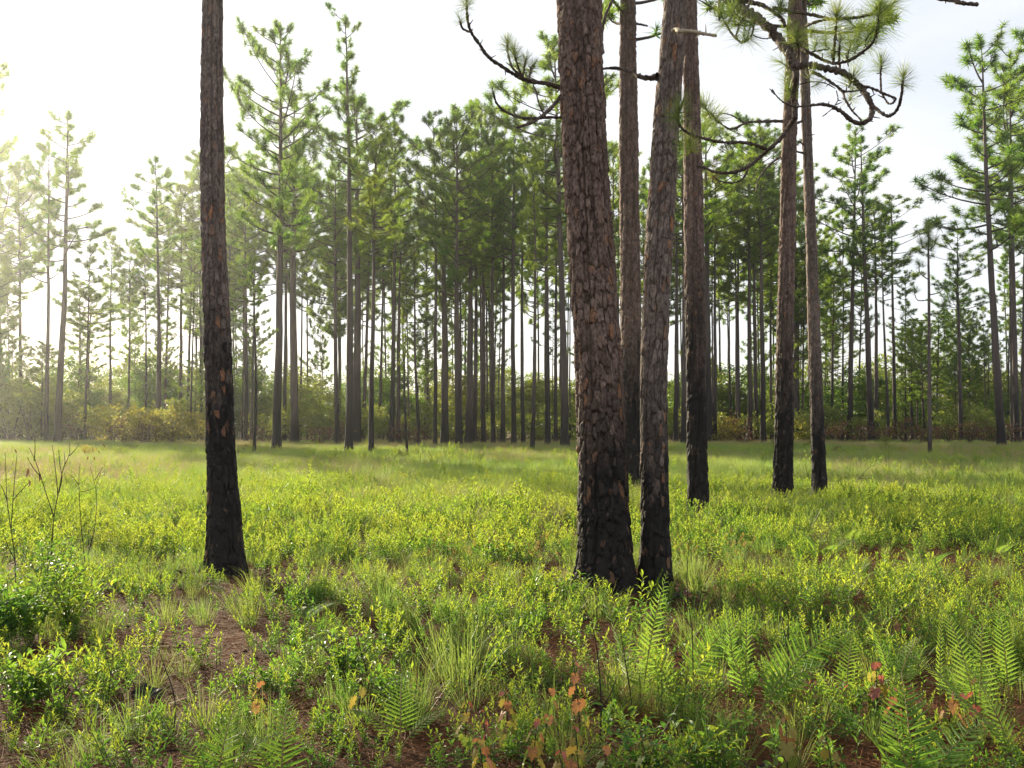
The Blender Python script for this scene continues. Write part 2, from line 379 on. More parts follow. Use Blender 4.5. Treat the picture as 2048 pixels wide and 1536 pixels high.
    # loose plates of bark, one object each: outline of a cell of the same pattern, standing proud with its own edge
    if plates:
        cand = []
        for a in range(nu):
            for b in range(1, int(zhi * .86 / ch)):
                t = (a + .5) / nu * 2 * math.pi
                if math.sin(t) < .12: cand.append((a, b))
        rng.shuffle(cand)
        done = 0
        for a, b in cand:
            if done >= plates: break
            a, b = int(a), int(b)
            hh = lambda i_, j_, s_: float(h2(np.float64(i_ % nu), np.float64(j_), s_))
            cxy = lambda i_, j_: (i_ + .5 + .85 * (hh(i_, j_, seed) - .5), j_ + .5 + .85 * (hh(i_, j_, seed + 1) - .5))
            c = cxy(a, b)
            poly = [(c[0] + 1.2 * math.cos(q), c[1] + 1.2 * math.sin(q)) for q in np.arange(10) * 2 * math.pi / 10]
            for du in (-2, -1, 0, 1, 2):
                for dv in (-2, -1, 0, 1, 2):
                    if du == dv == 0: continue
                    q = cxy(a + du, b + dv); mx_, my_ = (q[0] + c[0]) / 2, (q[1] + c[1]) / 2; nx_, ny_ = q[0] - c[0], q[1] - c[1]
                    new = []
                    for k_ in range(len(poly)):
                        p0, p1 = poly[k_], poly[(k_ + 1) % len(poly)]
                        d0 = (p0[0] - mx_) * nx_ + (p0[1] - my_) * ny_; d1 = (p1[0] - mx_) * nx_ + (p1[1] - my_) * ny_
                        if d0 <= 0: new.append(p0)
                        if d0 * d1 < 0:
                            s_ = d0 / (d0 - d1); new.append((p0[0] + (p1[0] - p0[0]) * s_, p0[1] + (p1[1] - p0[1]) * s_))
                    poly = new
                    if len(poly) < 3: break
                if len(poly) < 3: break
            if len(poly) < 4: continue
            # resample the rim with a ragged edge
            pts = []
            for k_ in range(len(poly)):
                p0, p1 = poly[k_], poly[(k_ + 1) % len(poly)]
                pts.append(p0)
                if math.hypot(p1[0] - p0[0], p1[1] - p0[1]) > .35: pts.append(((p0[0] + p1[0]) / 2 + rng.normal() * .05, (p0[1] + p1[1]) / 2 + rng.normal() * .05))
            sh = rng.uniform(.66, .90)
            pts = [(c[0] + (p[0] - c[0]) * sh * rng.uniform(.85, 1.05), c[1] + (p[1] - c[1]) * sh * rng.uniform(.9, 1.05)) for p in pts][:12]
            thick = rng.uniform(.004, .010) * min(1.2, max(.6, float(np.median(r)) / .16)); lift = rng.uniform(-.2, .8)
            def surf(u, v, o):
                t = u / nu * 2 * math.pi; zv = v * ch
                rr = np.interp(zv, zz, rad); rr = rr * (1 + flare * math.exp(-max(zv, 0) / .22) * (.55 + .45 * math.cos(lobes * t + seed)))
                rr *= (1 + .035 * math.sin(2 * t + seed + zv * .8) + .02 * math.sin(3 * t - zv * 1.9))
                rr += o
                return (np.interp(zv, zz, cx) + rr * math.cos(t), np.interp(zv, zz, cyy) + rr * math.sin(t), zv)
            nn = len(pts); ctr = np.array(surf(c[0], c[1], 0))
            low_ = lambda p: (c[1] - p[1]) * lift * .008
            ring1 = [surf(*p, thick * .8 + low_(p)) for p in pts]; ring0 = [surf(*p, -relief) for p in pts]
            inn = [surf(c[0] + (p[0] - c[0]) * .6, c[1] + (p[1] - c[1]) * .6, thick * 1.25 + low_(p) * .7) for p in pts]
            Vp = np.array(ring0 + ring1 + inn + [surf(c[0], c[1], thick * 1.1)]) - ctr
            kk = np.arange(nn); k2 = (kk + 1) % nn
            mbp = MB(); mbp.add(Vp, [np.concatenate([np.stack([kk, k2, nn + k2, nn + kk], -1), np.stack([nn + kk, nn + k2, 2 * nn + k2, 2 * nn + kk], -1)]),
                                     np.stack([2 * nn + kk, 2 * nn + k2, np.full(nn, 3 * nn)], -1)])
            zc = c[1] * ch; cf = float(charf(np.array([zc]))[0]); fr = rng.random()
            cv = min(.97, max(0, cf + rng.normal() * .16 * (.08 < cf < .9)))
            rv = rng.uniform(.05, .72)
            if fr < (.15 if cf < .99 else .08): cv *= .48; rv = rng.uniform(.8, 1)
            me_ = mbp.mesh('bark_plate', M[mat], False, {'rnd': np.full(len(Vp), rv), 'crack': np.concatenate([np.zeros(nn) + .3, np.ones(2 * nn + 1)]), 'char': np.full(len(Vp), cv)})
            link('bark_plate', me_, tr, tuple(ctr)); done += 1
    return tr, (Z, Xc, Rr)

def px_branch(root, base, polys, Y, tufts=(), name='branch', mat='limb', bump=.16, seed=0, nside=9):
    """polys: list of (pixel polyline [(x,y)...], r0, r1, depth0, depth1); depth is metres towards the viewer (negative) or away"""
    mb = MB()
    for k, (pl, r0, r1, d0, d1) in enumerate(polys):
        n = len(pl)
        P = [np.array(at(px, py, Y + d0 + (d1 - d0) * i / (n - 1) + .03 * math.sin(i * 2.3 + k))) - np.array(base) for i, (px, py) in enumerate(pl)]
        Ps = spline(P, 8); m = len(Ps)
        R = np.linspace(r0, r1, m)
        V, Fc = tube_arrays(Ps, R * (1 + .22 * np.sin(np.arange(m) * 1.9 + k) * np.random.default_rng(seed + k).random(m)), nside, True, bump * 2.2, seed + k); mb.add(V, Fc)
        rk = np.random.default_rng(seed * 7 + k)
        for q in range(4, m - 2, 4):          # stubs of lost twigs
            if rk.random() < .75:
                dv = norm(rk.normal(size=3)); V, Fc = tube_arrays([Ps[q], Ps[q] + dv * (R[q] + .006), Ps[q] + dv * (R[q] * 1.3 + rk.uniform(.008, .06)) + [0, 0, .01]], [R[q] * .5, .006, .003], 4); mb.add(V, Fc)
    b = link(name, mb.mesh(name, M[mat], True), root)
    for (px, py, d, size, dx, dz, kind) in tufts:
        p = np.array(at(px, py, Y + d)) - np.array(base)
        t = link('needle_tuft', TUFT[kind][random.randrange(len(TUFT[kind]))], b, tuple(p))
        q = Vector((dx, random.uniform(-.35, .25), dz)).normalized().to_track_quat('Z', 'Y')
        t.rotation_euler = (q @ Euler((0, 0, random.uniform(0, 6.28))).to_quaternion()).to_euler()
        t.scale = (size, size, size)
        if kind == 'droop' or size > .17:
            for e in range(1):
                t2 = link('needle_tuft', TUFT['droop' if e else 'thin'][random.randrange(2)], b, tuple(p + np.random.default_rng(int(px * 7 + py + e)).normal(size=3) * size * .30 - np.array([0, 0, size * .25])))
                t2.rotation_euler = (random.uniform(-.7, .7), random.uniform(-.7, .7), random.uniform(0, 6)); t2.scale = (size * .8,) * 3
    return b
def make_tuft(seed, n=120, L=1.0, spread=(.15, 1.75), w=.011, mat='needle_near', axis=.5, droop=.25):
    rng = np.random.default_rng(seed); mb = MB()
    a = rng.random(n) * 2 * math.pi; t = rng.random(n)
    pol = spread[0] + (spread[1] - spread[0]) * (1 - t) ** .8 * rng.uniform(.75, 1.1, n)
    d = np.stack([np.sin(pol) * np.cos(a), np.sin(pol) * np.sin(a), np.cos(pol)], -1); d[:, 2] -= droop * np.sin(pol) * rng.random(n)
    pos = np.stack([np.cos(a) * .03, np.sin(a) * .03, axis * (t - .7)], -1)
    ln = L * rng.uniform(.7, 1.08, n)
    leaves(mb, pos, d, rdir(rng, n), ln, w * rng.uniform(.8, 1.2, n), NEEDLE2, 0)
    tw = np.array([[0, 0, -axis * .8], [0, 0, 0.05]]); V, Fc = tube_arrays(tw, [.028, .02], 5); mb.add(V, Fc, 1)
    c = np.array([[0, 0, 0.0], [0, 0, .22]]); V, Fc = tube_arrays(c, [.03, .012], 5); mb.add(V, Fc, 1)
    return mb.mesh('needle_tuft', [M[mat], M['limb']])
TUFT = {'full': [make_tuft(100 + i, 230, .9, (.1, 1.8), .013) for i in range(3)],
        'thin': [make_tuft(120 + i, 120, .9, (.2, 1.6), .012) for i in range(2)],
        'droop': [make_tuft(140 + i, 240, 1.15, (.2, 2.1), .0115, 'needle_near', .7, .55) for i in range(2)],
        'dry': [make_tuft(160 + i, 90, 1.1, (1.0, 2.6), .010, 'needle_dry', .5, .8) for i in range(2)]}

def C2(p): return [(600 + x * .3418, y * .3418) for x, y in p]
def C3(p): return [(1280 + x * .26367, y * .26367) for x, y in p]

def big_pine():
    rows = [(1190, 1211, 112), (1150, 1211, 107), (1100, 1211, 103), (1000, 1207, 97), (900, 1203, 92), (700, 1194, 91), (500, 1182, 89), (300, 1169, 85), (150, 1162, 83), (0, 1157, 81), (-250, 1146, 74)]
    base, z, x, r = axis_from_pixels(rows, 0)
    t = thing('pine_tree', 'stout plated pine, thickest trunk in view, scorched black at its foot', 'pine tree', base)
    near_trunk(t, base, z, x, r, 19.5, lambda q: np.clip(1.55 - q / 1.45, 0, 1), 3, .058, .135, 208, .0105, 6.4, 'bark', 240, .021, .34, 5)
    Y = base.y
    px_branch(t, base, [(C2([(1545, 520), (1450, 490), (1350, 475), (1270, 445), (1200, 400), (1110, 340), (1050, 260), (1000, 185), (980, 110), (975, 35)]), .022, .010, -.05, -1.1),
                        (C2([(1005, 190), (955, 170), (935, 125)]), .010, .008, -1.0, -1.1),
                        (C2([(1300, 452), (1240, 390), (1215, 300), (1215, 245)]), .012, .009, -.5, -.3), (C2([(1300, 450), (1280, 400), (1255, 320)]), .011, .008, -.5, -.6),
                        (C2([(1305, 450), (1318, 370), (1320, 355)]), .010, .008, -.5, -.45), (C2([(1340, 470), (1352, 400), (1362, 385)]), .010, .008, -.4, -.2)],
              Y, [(*C2([(975, 15)])[0], -1.1, .15, -.1, 1, 'full'), (*C2([(934, 112)])[0], -1.1, .13, -.3, 1, 'thin'), (*C2([(1216, 255)])[0], -.3, .16, -.1, 1, 'full'),
                  (*C2([(1252, 310)])[0], -.6, .16, -.2, 1, 'full'), (*C2([(1320, 355)])[0], -.45, .13, .2, 1, 'full'), (*C2([(1365, 390)])[0], -.2, .13, .4, 1, 'full'), (*C2([(1270, 330)])[0], -.5, .12, .1, 1, 'thin')], seed=1)
    px_branch(t, base, [(C2([(1550, 686), (1450, 688), (1350, 692), (1280, 686), (1200, 652), (1150, 602), (1130, 535)]), .014, .008, 0, -.9)],
              Y, [(*C2([(1128, 525)])[0], -.9, .13, -.05, 1, 'thin')], seed=2)
    px_branch(t, base, [(C2([(1545, 540), (1460, 640), (1370, 710), (1270, 746)]), .018, .010, 0, -.7), (C2([(1440, 690), (1400, 610), (1380, 530), (1365, 500)]), .009, .005, -.35, -.2)], Y, [], 'branch', seed=3)
    px_branch(t, base, [(C2([(1750, 300), (1766, 200), (1785, 100), (1835, -10), (1900, -90)]), .018, .010, 0, .5)], Y, [], seed=4)
    return t, base
def leaning_pine():
    rows = [(1190, 1312, 66), (1150, 1311, 62), (1100, 1311, 58), (1000, 1310, 55), (900, 1309, 52), (750, 1307, 50), (600, 1313, 51), (400, 1325, 51), (200, 1337, 48), (0, 1354, 46), (-250, 1372, 43)]
    base, z, x, r = axis_from_pixels(rows, 0)
    t = thing('pine_tree', 'leaning pine close beside the thickest trunk, with long drooping limbs overhead', 'pine tree', base)
    near_trunk(t, base, z, x, r, 17.5, lambda q: np.clip(1.5 - q / 1.6, 0, 1), 5, .055, .135, 156, .0115, 6.4, 'bark_grey', 150, .018, .28, 4)
    Y = base.y
    # pale broken stub
    px_branch(t, base, [([(1345, 62), (1352, 59), (1362, 62), (1390, 64), (1412, 68), (1432, 71)], .022, .014, -.20, -.5)], Y, [], 'broken_branch', 'deadwood', .12, 6)
    px_branch(t, base, [([(1316, 152), (1300, 156), (1282, 154), (1258, 143), (1232, 136), (1203, 138)], .030, .012, 0, .45)], Y, [], 'branch', 'limb', .2, 7)
    # long limb from above the frame; forks over the clearing
    D = -.7
    Mn = C3([(400, -330), (520, -160), (650, -20), (760, 60), (860, 120), (960, 200), (1050, 290), (1110, 380), (1150, 460), (1175, 510)])
    Rt = C3([(1165, 505), (1240, 495), (1320, 500), (1420, 520), (1520, 545), (1610, 600), (1680, 670), (1730, 740), (1760, 820), (1755, 880), (1720, 920), (1660, 935), (1600, 910), (1530, 850), (1450, 805), (1380, 792), (1290, 800)])
    Dn = C3([(1172, 505), (1180, 580), (1170, 680), (1165, 790), (1175, 880), (1130, 960), (1060, 1060), (980, 1130), (900, 1200), (820, 1265), (720, 1305), (620, 1312), (550, 1300), (490, 1270), (430, 1258)])
    polys = [(Mn, .054, .036, .1, D), (Rt, .034, .011, D, D - .6), (Dn, .024, .011, D, D + .4),
             (C3([(970, 1135), (860, 1095), (760, 1080), (640, 1080), (520, 1060), (420, 1030), (350, 1000), (300, 950), (288, 880), (300, 820)]), .015, .009, D + .2, D - .3),
             (C3([(820, 1275), (800, 1330), (760, 1370), (690, 1388), (600, 1370), (550, 1330)]), .009, .006, D + .2, D + .1),
             (C3([(1680, 650), (1760, 670), (1840, 705), (1910, 735), (1938, 750), (1920, 780), (1885, 785), (1855, 745), (1830, 700)]), .012, .007, D - .4, D - .2),
             (C3([(1830, 700), (1825, 600), (1828, 500)]), .009, .008, D - .3, D - .3),
             (C3([(1765, 800), (1830, 855), (1890, 880), (1950, 830), (1980, 740), (1995, 610)]), .014, .010, D - .5, D - .9),
             (C3([(1290, 545), (1370, 575), (1450, 625), (1530, 690), (1560, 760), (1610, 840), (1680, 915)]), .014, .007, D, D - .4),
             (C3([(1530, 690), (1600, 695), (1680, 680)]), .010, .006, D - .3, D - .2),
             (C3([(1180, 810), (1140, 800), (1080, 770), (1030, 720), (1003, 675)]), .009, .004, D, D - .3),
             (C3([(1180, 815), (1240, 805), (1300, 798)]), .009, .006, D, D + .2),
             (C3([(1210, 640), (1300, 620), (1400, 630), (1480, 670)]), .006, .004, D, D - .3),
             (C3([(1490, 690), (1500, 760), (1450, 830), (1390, 878)]), .005, .003, D - .2, D - .5)]
    tufts = [(*C3([(1828, 490)])[0], D - .3, .165, 0, 1, 'full'), (*C3([(1997, 590)])[0], D - .9, .17, .1, 1, 'full'), (*C3([(300, 840)])[0], D - .3, .22, .25, 1, 'full'),
             (*C3([(375, 1100)])[0], D - .1, .20, -.2, .7, 'full'), (*C3([(1130, 690)])[0], D + .1, .17, -.4, 1, 'full'), (*C3([(1080, 480)])[0], D + .2, .19, -.8, .5, 'thin'),
             (*C3([(585, 1240)])[0], D + .2, .10, .1, -1, 'dry'), (*C3([(550, 1370)])[0], D + .1, .12, -.1, -1, 'dry'), (*C3([(1610, 600)])[0], D - .2, .20, .4, 1, 'full'), (*C3([(1300, 560)])[0], D - .2, .16, .4, .6, 'thin'), (*C3([(1340, 640)])[0], D - .2, .14, .4, .2, 'thin')]
    px_branch(t, base, polys, Y, tufts, seed=20)
    # second limb system above the fork
    D2 = -.3
    polys = [(C3([(330, -150), (560, -60), (760, 0), (900, 30), (1000, 80), (1080, 150), (1100, 200)]), .026, .014, 0, D2 - .2),
             (C3([(1010, 60), (1120, 80), (1230, 100), (1340, 120), (1440, 145), (1560, 140), (1680, 125), (1770, 95), (1800, 40)]), .018, .012, D2, D2 - .5),
             (C3([(1250, 200), (1340, 165), (1440, 145)]), .014, .012, D2, D2 - .2),
             (C3([(1210, 350), (1290, 400), (1380, 450), (1480, 480), (1580, 460), (1680, 400), (1760, 330), (1800, 240), (1812, 150)]), .016, .011, D2, D2 - .5),
             (C3([(1250, 410), (1340, 385), (1440, 370)]), .008, .006, D2, D2), (C3([(1465, 475), (1475, 350), (1485, 200)]), .013, .011, D2 - .1, D2 - .4), (C3([(1520, 540), (1510, 440), (1515, 340)]), .011, .009, D2 - .2, D2 - .2),
             (C3([(1195, 440), (1205, 380), (1190, 300)]), .010, .008, D2 - .2, D2 - .3), (C3([(1580, 500), (1570, 420), (1590, 370)]), .008, .006, D2, D2 + .2)]
    tufts = [(*C3([(1065, 70)])[0], D2 - .2, .20, .1, 1, 'full'), (*C3([(1490, 160)])[0], D2 - .4, .24, 0, 1, 'droop'), (*C3([(1490, 110)])[0], D2 - .4, .16, 0, 1, 'full'), (*C3([(1812, 120)])[0], D2 - .5, .26, .1, 1, 'droop'), (*C3([(1820, 50)])[0], D2 - .5, .18, .1, 1, 'full'),
             (*C3([(1190, 280)])[0], D2 - .3, .19, 0, 1, 'full'), (*C3([(1120, 230)])[0], D2 - .1, .16, -.2, 1, 'full'), (*C3([(1515, 330)])[0], D2 - .2, .20, .1, 1, 'droop'), (*C3([(1590, 360)])[0], D2 + .2, .22, .2, 1, 'droop'),
             (*C3([(1300, 250)])[0], D2, .14, .1, 1, 'full'), (*C3([(1410, 290)])[0], D2, .16, 0, 1, 'droop'), (*C3([(1680, 220)])[0], D2 + .1, .22, .3, 1, 'droop'), (*C3([(1740, 300)])[0], D2 - .2, .18, .5, .8, 'droop'), (*C3([(1330, 340)])[0], D2, .15, .2, 1, 'full'), (*C3([(1900, 30)])[0], D2 - .2, .2, .6, .4, 'droop')]
    px_branch(t, base, polys, Y, tufts, seed=50)
    # hanging loops left of the main limb
    D3 = -.9
    polys = [(C3([(600, -40), (598, 60), (602, 155)]), .013, .010, D3 + .3, D3), (C3([(740, 70), (690, 140), (665, 190), (690, 245), (725, 290), (770, 320), (815, 305), (850, 260), (868, 170)]), .011, .007, D3 + .2, D3 - .2),
             (C3([(830, 20), (800, 110), (760, 180), (735, 250), (727, 290)]), .011, .008, D3 + .4, D3), (C3([(860, 270), (930, 292), (1000, 288)]), .006, .004, D3 - .1, D3 + .2), (C3([(740, 185), (800, 195), (860, 180)]), .007, .005, D3, D3 + .1)]
    tufts = [(*C3([(625, 130)])[0], D3, .19, -.3, .6, 'full'), (*C3([(830, 220)])[0], D3 - .2, .20, .1, .5, 'droop'), (*C3([(730, 110)])[0], D3, .16, -.4, .6, 'thin'), (*C3([(700, 60)])[0], D3 + .2, .16, -.3, 1, 'full')]
    px_branch(t, base, polys, Y, tufts, seed=70)
    # a limb whose broken end hangs in at the top right
    px_branch(t, base, [([(1380, -330), (1560, -200), (1720, -90), (1830, -20), (1890, -3), (1925, 6), (1957, 9)], .035, .014, .1, -.4)], Y, [], 'branch', 'limb', .2, 90)
    return t, base
def charred_pine():
    rows = [(1152, 454, 72), (1100, 451, 68), (1000, 449, 62), (900, 443, 55), (700, 438, 53), (500, 430, 46), (300, 428, 44), (150, 427, 41), (0, 429, 39), (-250, 431, 35)]
    base, z, x, r = axis_from_pixels(rows, 0)
    t = thing('pine_tree', 'lone charred pine with flared foot, standing left in the clearing apart from the others', 'pine tree', base)
    near_trunk(t, base, z, x, r, 18.5, lambda q: np.clip(1.95 - q / 1.75, 0, 1), 9, .055, .13, 146, .0115, 6.2, 'bark_grey', 120, .016, .42, 5)
    return t, base
def mid_pine(rows, label, seed, charh, mat='bark', top=19, nth=84):
    base, z, x, r = axis_from_pixels(rows, 0)
    t = thing('pine_tree', label, 'pine tree', base)
    zh = z[-1] - .3
    near_trunk(t, base, z, x, r, top, lambda q: np.clip(1.7 - 1.75 * q / charh, 0, 1), seed, .066, .17, nth, .028, zh, mat, 0, .024, .25, 4)
    return t, base
NEAR = [big_pine(), leaning_pine(), charred_pine()]
NEAR.append(mid_pine([(984, 1265, 46), (900, 1265, 44), (800, 1264, 42), (500, 1260, 39), (200, 1256, 34), (0, 1254, 31), (-250, 1250, 28)], 'straight dark pine seen in the gap between the thickest trunk and the leaning one', 13, 4.6, 'bark', 20))
# short dead snag on it
def snag(t, base, pl, r0, r1, Y, m='limb'): px_branch(t, base, [(pl, r0, r1, 0, -.3)], Y, [], 'broken_branch', m, .2, 5)
snag(*NEAR[3], [(1270, 47), (1282, 49), (1295, 52)], .035, .018, NEAR[3][1].y)
NEAR.append(mid_pine([(1042, 1399, 47), (1000, 1396, 42), (900, 1394, 38), (600, 1390, 36), (300, 1387, 35), (150, 1384, 31), (0, 1381, 28), (-250, 1377, 25)], 'straight blackened pine standing just right of the leaning pine', 17, 5.2, 'bark', 19))
NEAR.append(mid_pine([(1012, 1566, 39), (970, 1566, 36), (900, 1567, 34), (700, 1568, 33), (500, 1572, 30), (250, 1577, 26), (0, 1589, 26), (-250, 1600, 22)], 'pine on the right, thicker of a pair in the open, orange bark above black foot', 21, 4.6, 'bark', 20))
px_branch(*NEAR[5], [([(1572, 242), (1530, 243), (1495, 245), (1465, 258), (1445, 250), (1425, 230), (1405, 215)], .030, .012, 0, -1.0), ([(1490, 246), (1470, 234), (1455, 228), (1438, 226)], .014, .010, -.4, -.6)], NEAR[5][1].y,
          [(1412, 218, -1.0, .42, -.3, .6, 'droop'), (1425, 232, -1.0, .42, -.1, .2, 'droop'), (1400, 206, -1.0, .30, -.5, 1, 'full')], seed=95)
px_branch(*NEAR[5], [([(1564, 312), (1545, 325), (1528, 342), (1516, 362), (1512, 385)], .022, .012, 0, -.8)], NEAR[5][1].y, [], seed=97)
NEAR.append(mid_pine([(1004, 1640, 31), (950, 1639, 27), (800, 1634, 24), (500, 1625, 21), (250, 1614, 19), (0, 1604, 15), (-250, 1596, 13)], 'slender pale-barked pine leaning a little, right of the orange-barked pine', 25, 3.4, 'bark_grey', 18))
px_branch(*NEAR[6], [([(1604, 242), (1592, 247), (1578, 247)], .025, .02, 0, -.4), ([(1606, 306), (1588, 302), (1578, 298)], .02, .012, 0, -.4), ([(1609, 272), (1620, 270), (1630, 269)], .012, .006, 0, -.2), ([(1607, 290), (1598, 283), (1592, 285)], .016, .008, 0, -.3)], NEAR[6][1].y, [], 'broken_branch', 'limb', .2, 99)
# sprouts of burnt branch beside two of the trunks
# ------------------------------------------------------------------ the stand of pines beyond the clearing
def crown_variant(seed, nb=36, R=2.7, style='pine'):
    """crown in a 10 m tall frame, trunk on the z axis; returns (limbs mesh, needles mesh)"""
    rng = np.random.default_rng(seed); lb = MB(); TP, TD, TL = [], [], []
    az = rng.random() * 6.28
    for k in range(nb):
        t = ((k + rng.random()) / nb) ** .95
        z0 = 10 * t * .97
        prof = min(1, .45 + t * 1.3) * (1 - t ** 1.7) ** .6 * rng.choice([.35, .75, 1.05]) + .05
        if style == 'narrow': prof = (.75 * (1 - t) ** .7 * rng.choice([.5, .8, 1.1]) if t < .55 else .16 * rng.choice([.5, 1, 1.9])) + .03
        if style == 'open': prof = (min(1, .6 + t) * (1 - t ** 2) ** .6 + .05) * rng.choice([.3, .6, 1.05])
        L = R * prof * rng.uniform(.55, 1.2)
        az += 2.4 + rng.normal() * .5
        el = math.radians(rng.uniform(-12, 22) * (1 - t) + rng.uniform(25, 58) * t)
        hd = np.array([math.cos(az), math.sin(az), 0]); sd = np.array([-math.sin(az), math.cos(az), 0])
        s = np.linspace(0, 1, 6)[:, None]; bend = rng.normal() * .12
        up = .34 * L
        P = np.array([0, 0, z0]) + hd * L * s + np.array([0, 0, 1.0]) * (math.tan(el) * L * s * .75 + up * s ** 2.4) + sd * bend * L * s ** 2
        V, Fc = tube_arrays(P, np.linspace(.055 - .03 * t, .012, 6), 4, False); lb.add(V, Fc)
        nt = int(3 + L * 3.9)
        for q in range(nt):
            sq = rng.uniform(.5, 1.0) if q else 1.0
            b = np.array([np.interp(sq, s[:, 0], P[:, c]) for c in range(3)])
            off = sd * rng.choice([-1, 1]) * rng.uniform(.05, .34) * L * (1.15 - sq) + np.array([0, 0, rng.uniform(-.02, .36)]) + hd * rng.uniform(-.05, .15)
            if q == 0: off *= 0
            e = b + off
            if np.linalg.norm(off) > .15:
                V, Fc = tube_arrays(np.array([b - hd * .12, (b + e) / 2 - [0, 0, .05], e]), [.018, .014, .010], 3, False); lb.add(V, Fc)
            TP.append(e); TD.append(norm(hd * rng.uniform(.1, .8) + np.array([0, 0, 1.0]) + rng.normal(size=3) * .25)); TL.append(rng.uniform(.75, 1.15) * (.85 if t > .85 else 1))
    for q in range(3):      # leader
        TP.append(np.array([rng.normal() * .04, rng.normal() * .04, 9.5 + .18 * q])); TD.append(np.array([rng.normal() * .1, rng.normal() * .1, 1.0])); TL.append(.8)
    TP, TD, TL = np.array(TP), norm(np.array(TD)), np.array(TL)
    nb_ = MB(); NN = 46; N = len(TP)
    d0 = np.repeat(TD, NN, 0); p0 = np.repeat(TP, NN, 0); l0 = np.repeat(TL, NN)
    u = rng.random(N * NN)
    d = norm(d0 * (-.05 + .75 * u[:, None]) + rdir(rng, N * NN))
    pos = p0 + d0 * ((u - .6) * .22)[:, None] * l0[:, None]
    leaves(nb_, pos, d, rdir(rng, N * NN), .33 * l0 * rng.uniform(.7, 1.1, N * NN), .030 * rng.uniform(.7, 1.2, N * NN), NEEDLE1)
    return lb.mesh('pine_limbs', M['limb']), nb_.mesh('pine_crown', M['needle'])
CROWNS = {'pine': [crown_variant(s, 54) for s in range(200, 207)], 'narrow': [crown_variant(s, 34, 2.6, 'narrow') for s in range(210, 213)], 'open': [crown_variant(s, 34, 2.7, 'open') for s in range(220, 224)]}

def far_pine(base, top, rb, zc, cw, style, label, group, seed, charh=3.5, curve=0.0):
    """base, top: points; rb: radius at the foot; zc: height of the lowest live limb; cw: crown half width (m)"""
    rng = np.random.default_rng(seed)
    t = thing('pine_tree', label, 'pine tree', base, group=group)
    h = top.z - base.z; lean = top - base
    s = np.linspace(0, 1, 22)
    bx = np.sin(s * math.pi) * curve + np.cumsum(rng.normal(size=22)) * .012 * h / 20
    bx = bx - s * bx[-1]
    by = np.sin(s * 3.1 + seed) * .08 * s
    P = np.stack([lean.x * s + bx, lean.y * s + by, h * s - .1 * (1 - s)], -1)
    R = rb * np.clip((1 - s) ** .75 * .93 + .04, .02, 1); R[0] *= 1.3; R[1] *= 1.03
    n = 9 if rb > .12 else 6
    V, Fc = tube_arrays(P, R, n, False, .07, seed)
    nv = len(V); zr = np.repeat(P[:, 2], n)
    ch = np.clip(1.4 - zr / max(.5, charh * rng.uniform(.8, 1.7)), 0, .95) 
    mb = MB(); mb.add(V, Fc)
    me = mb.mesh('far_pine_trunk', M['far_bark'], True, {'rnd': rng.random(nv) * .8, 'crack': rng.uniform(.5, 1, nv), 'char': np.clip(ch + rng.normal(size=nv) * .08 * (ch > .05), 0, .95)})
    link('trunk', me, t)
    pool = CROWNS['pine'] + CROWNS['open'][:2] if style == 'pine' else CROWNS[style]
    v = pool[seed % len(pool)]; zc = zc + .10 * (h - zc)
    hc = h - zc; f = zc / h
    org = (np.interp(f, s, P[:, 0]), np.interp(f, s, P[:, 1]), zc)
    tilt_x = (P[-1, 0] - org[0]) / hc; tilt_y = (P[-1, 1] - org[1]) / hc
    Rm = Vector((tilt_x, tilt_y, 1)).normalized().to_track_quat('Z', 'Y') @ Euler((0, 0, rng.random() * 6.28)).to_quaternion()
    sx = cw / 1.68
    for nm, m in (('limbs', v[0]), ('crown', v[1])):
        link(nm, m, t, org, Rm.to_euler(), (sx, sx, hc / 10.0))
    return t
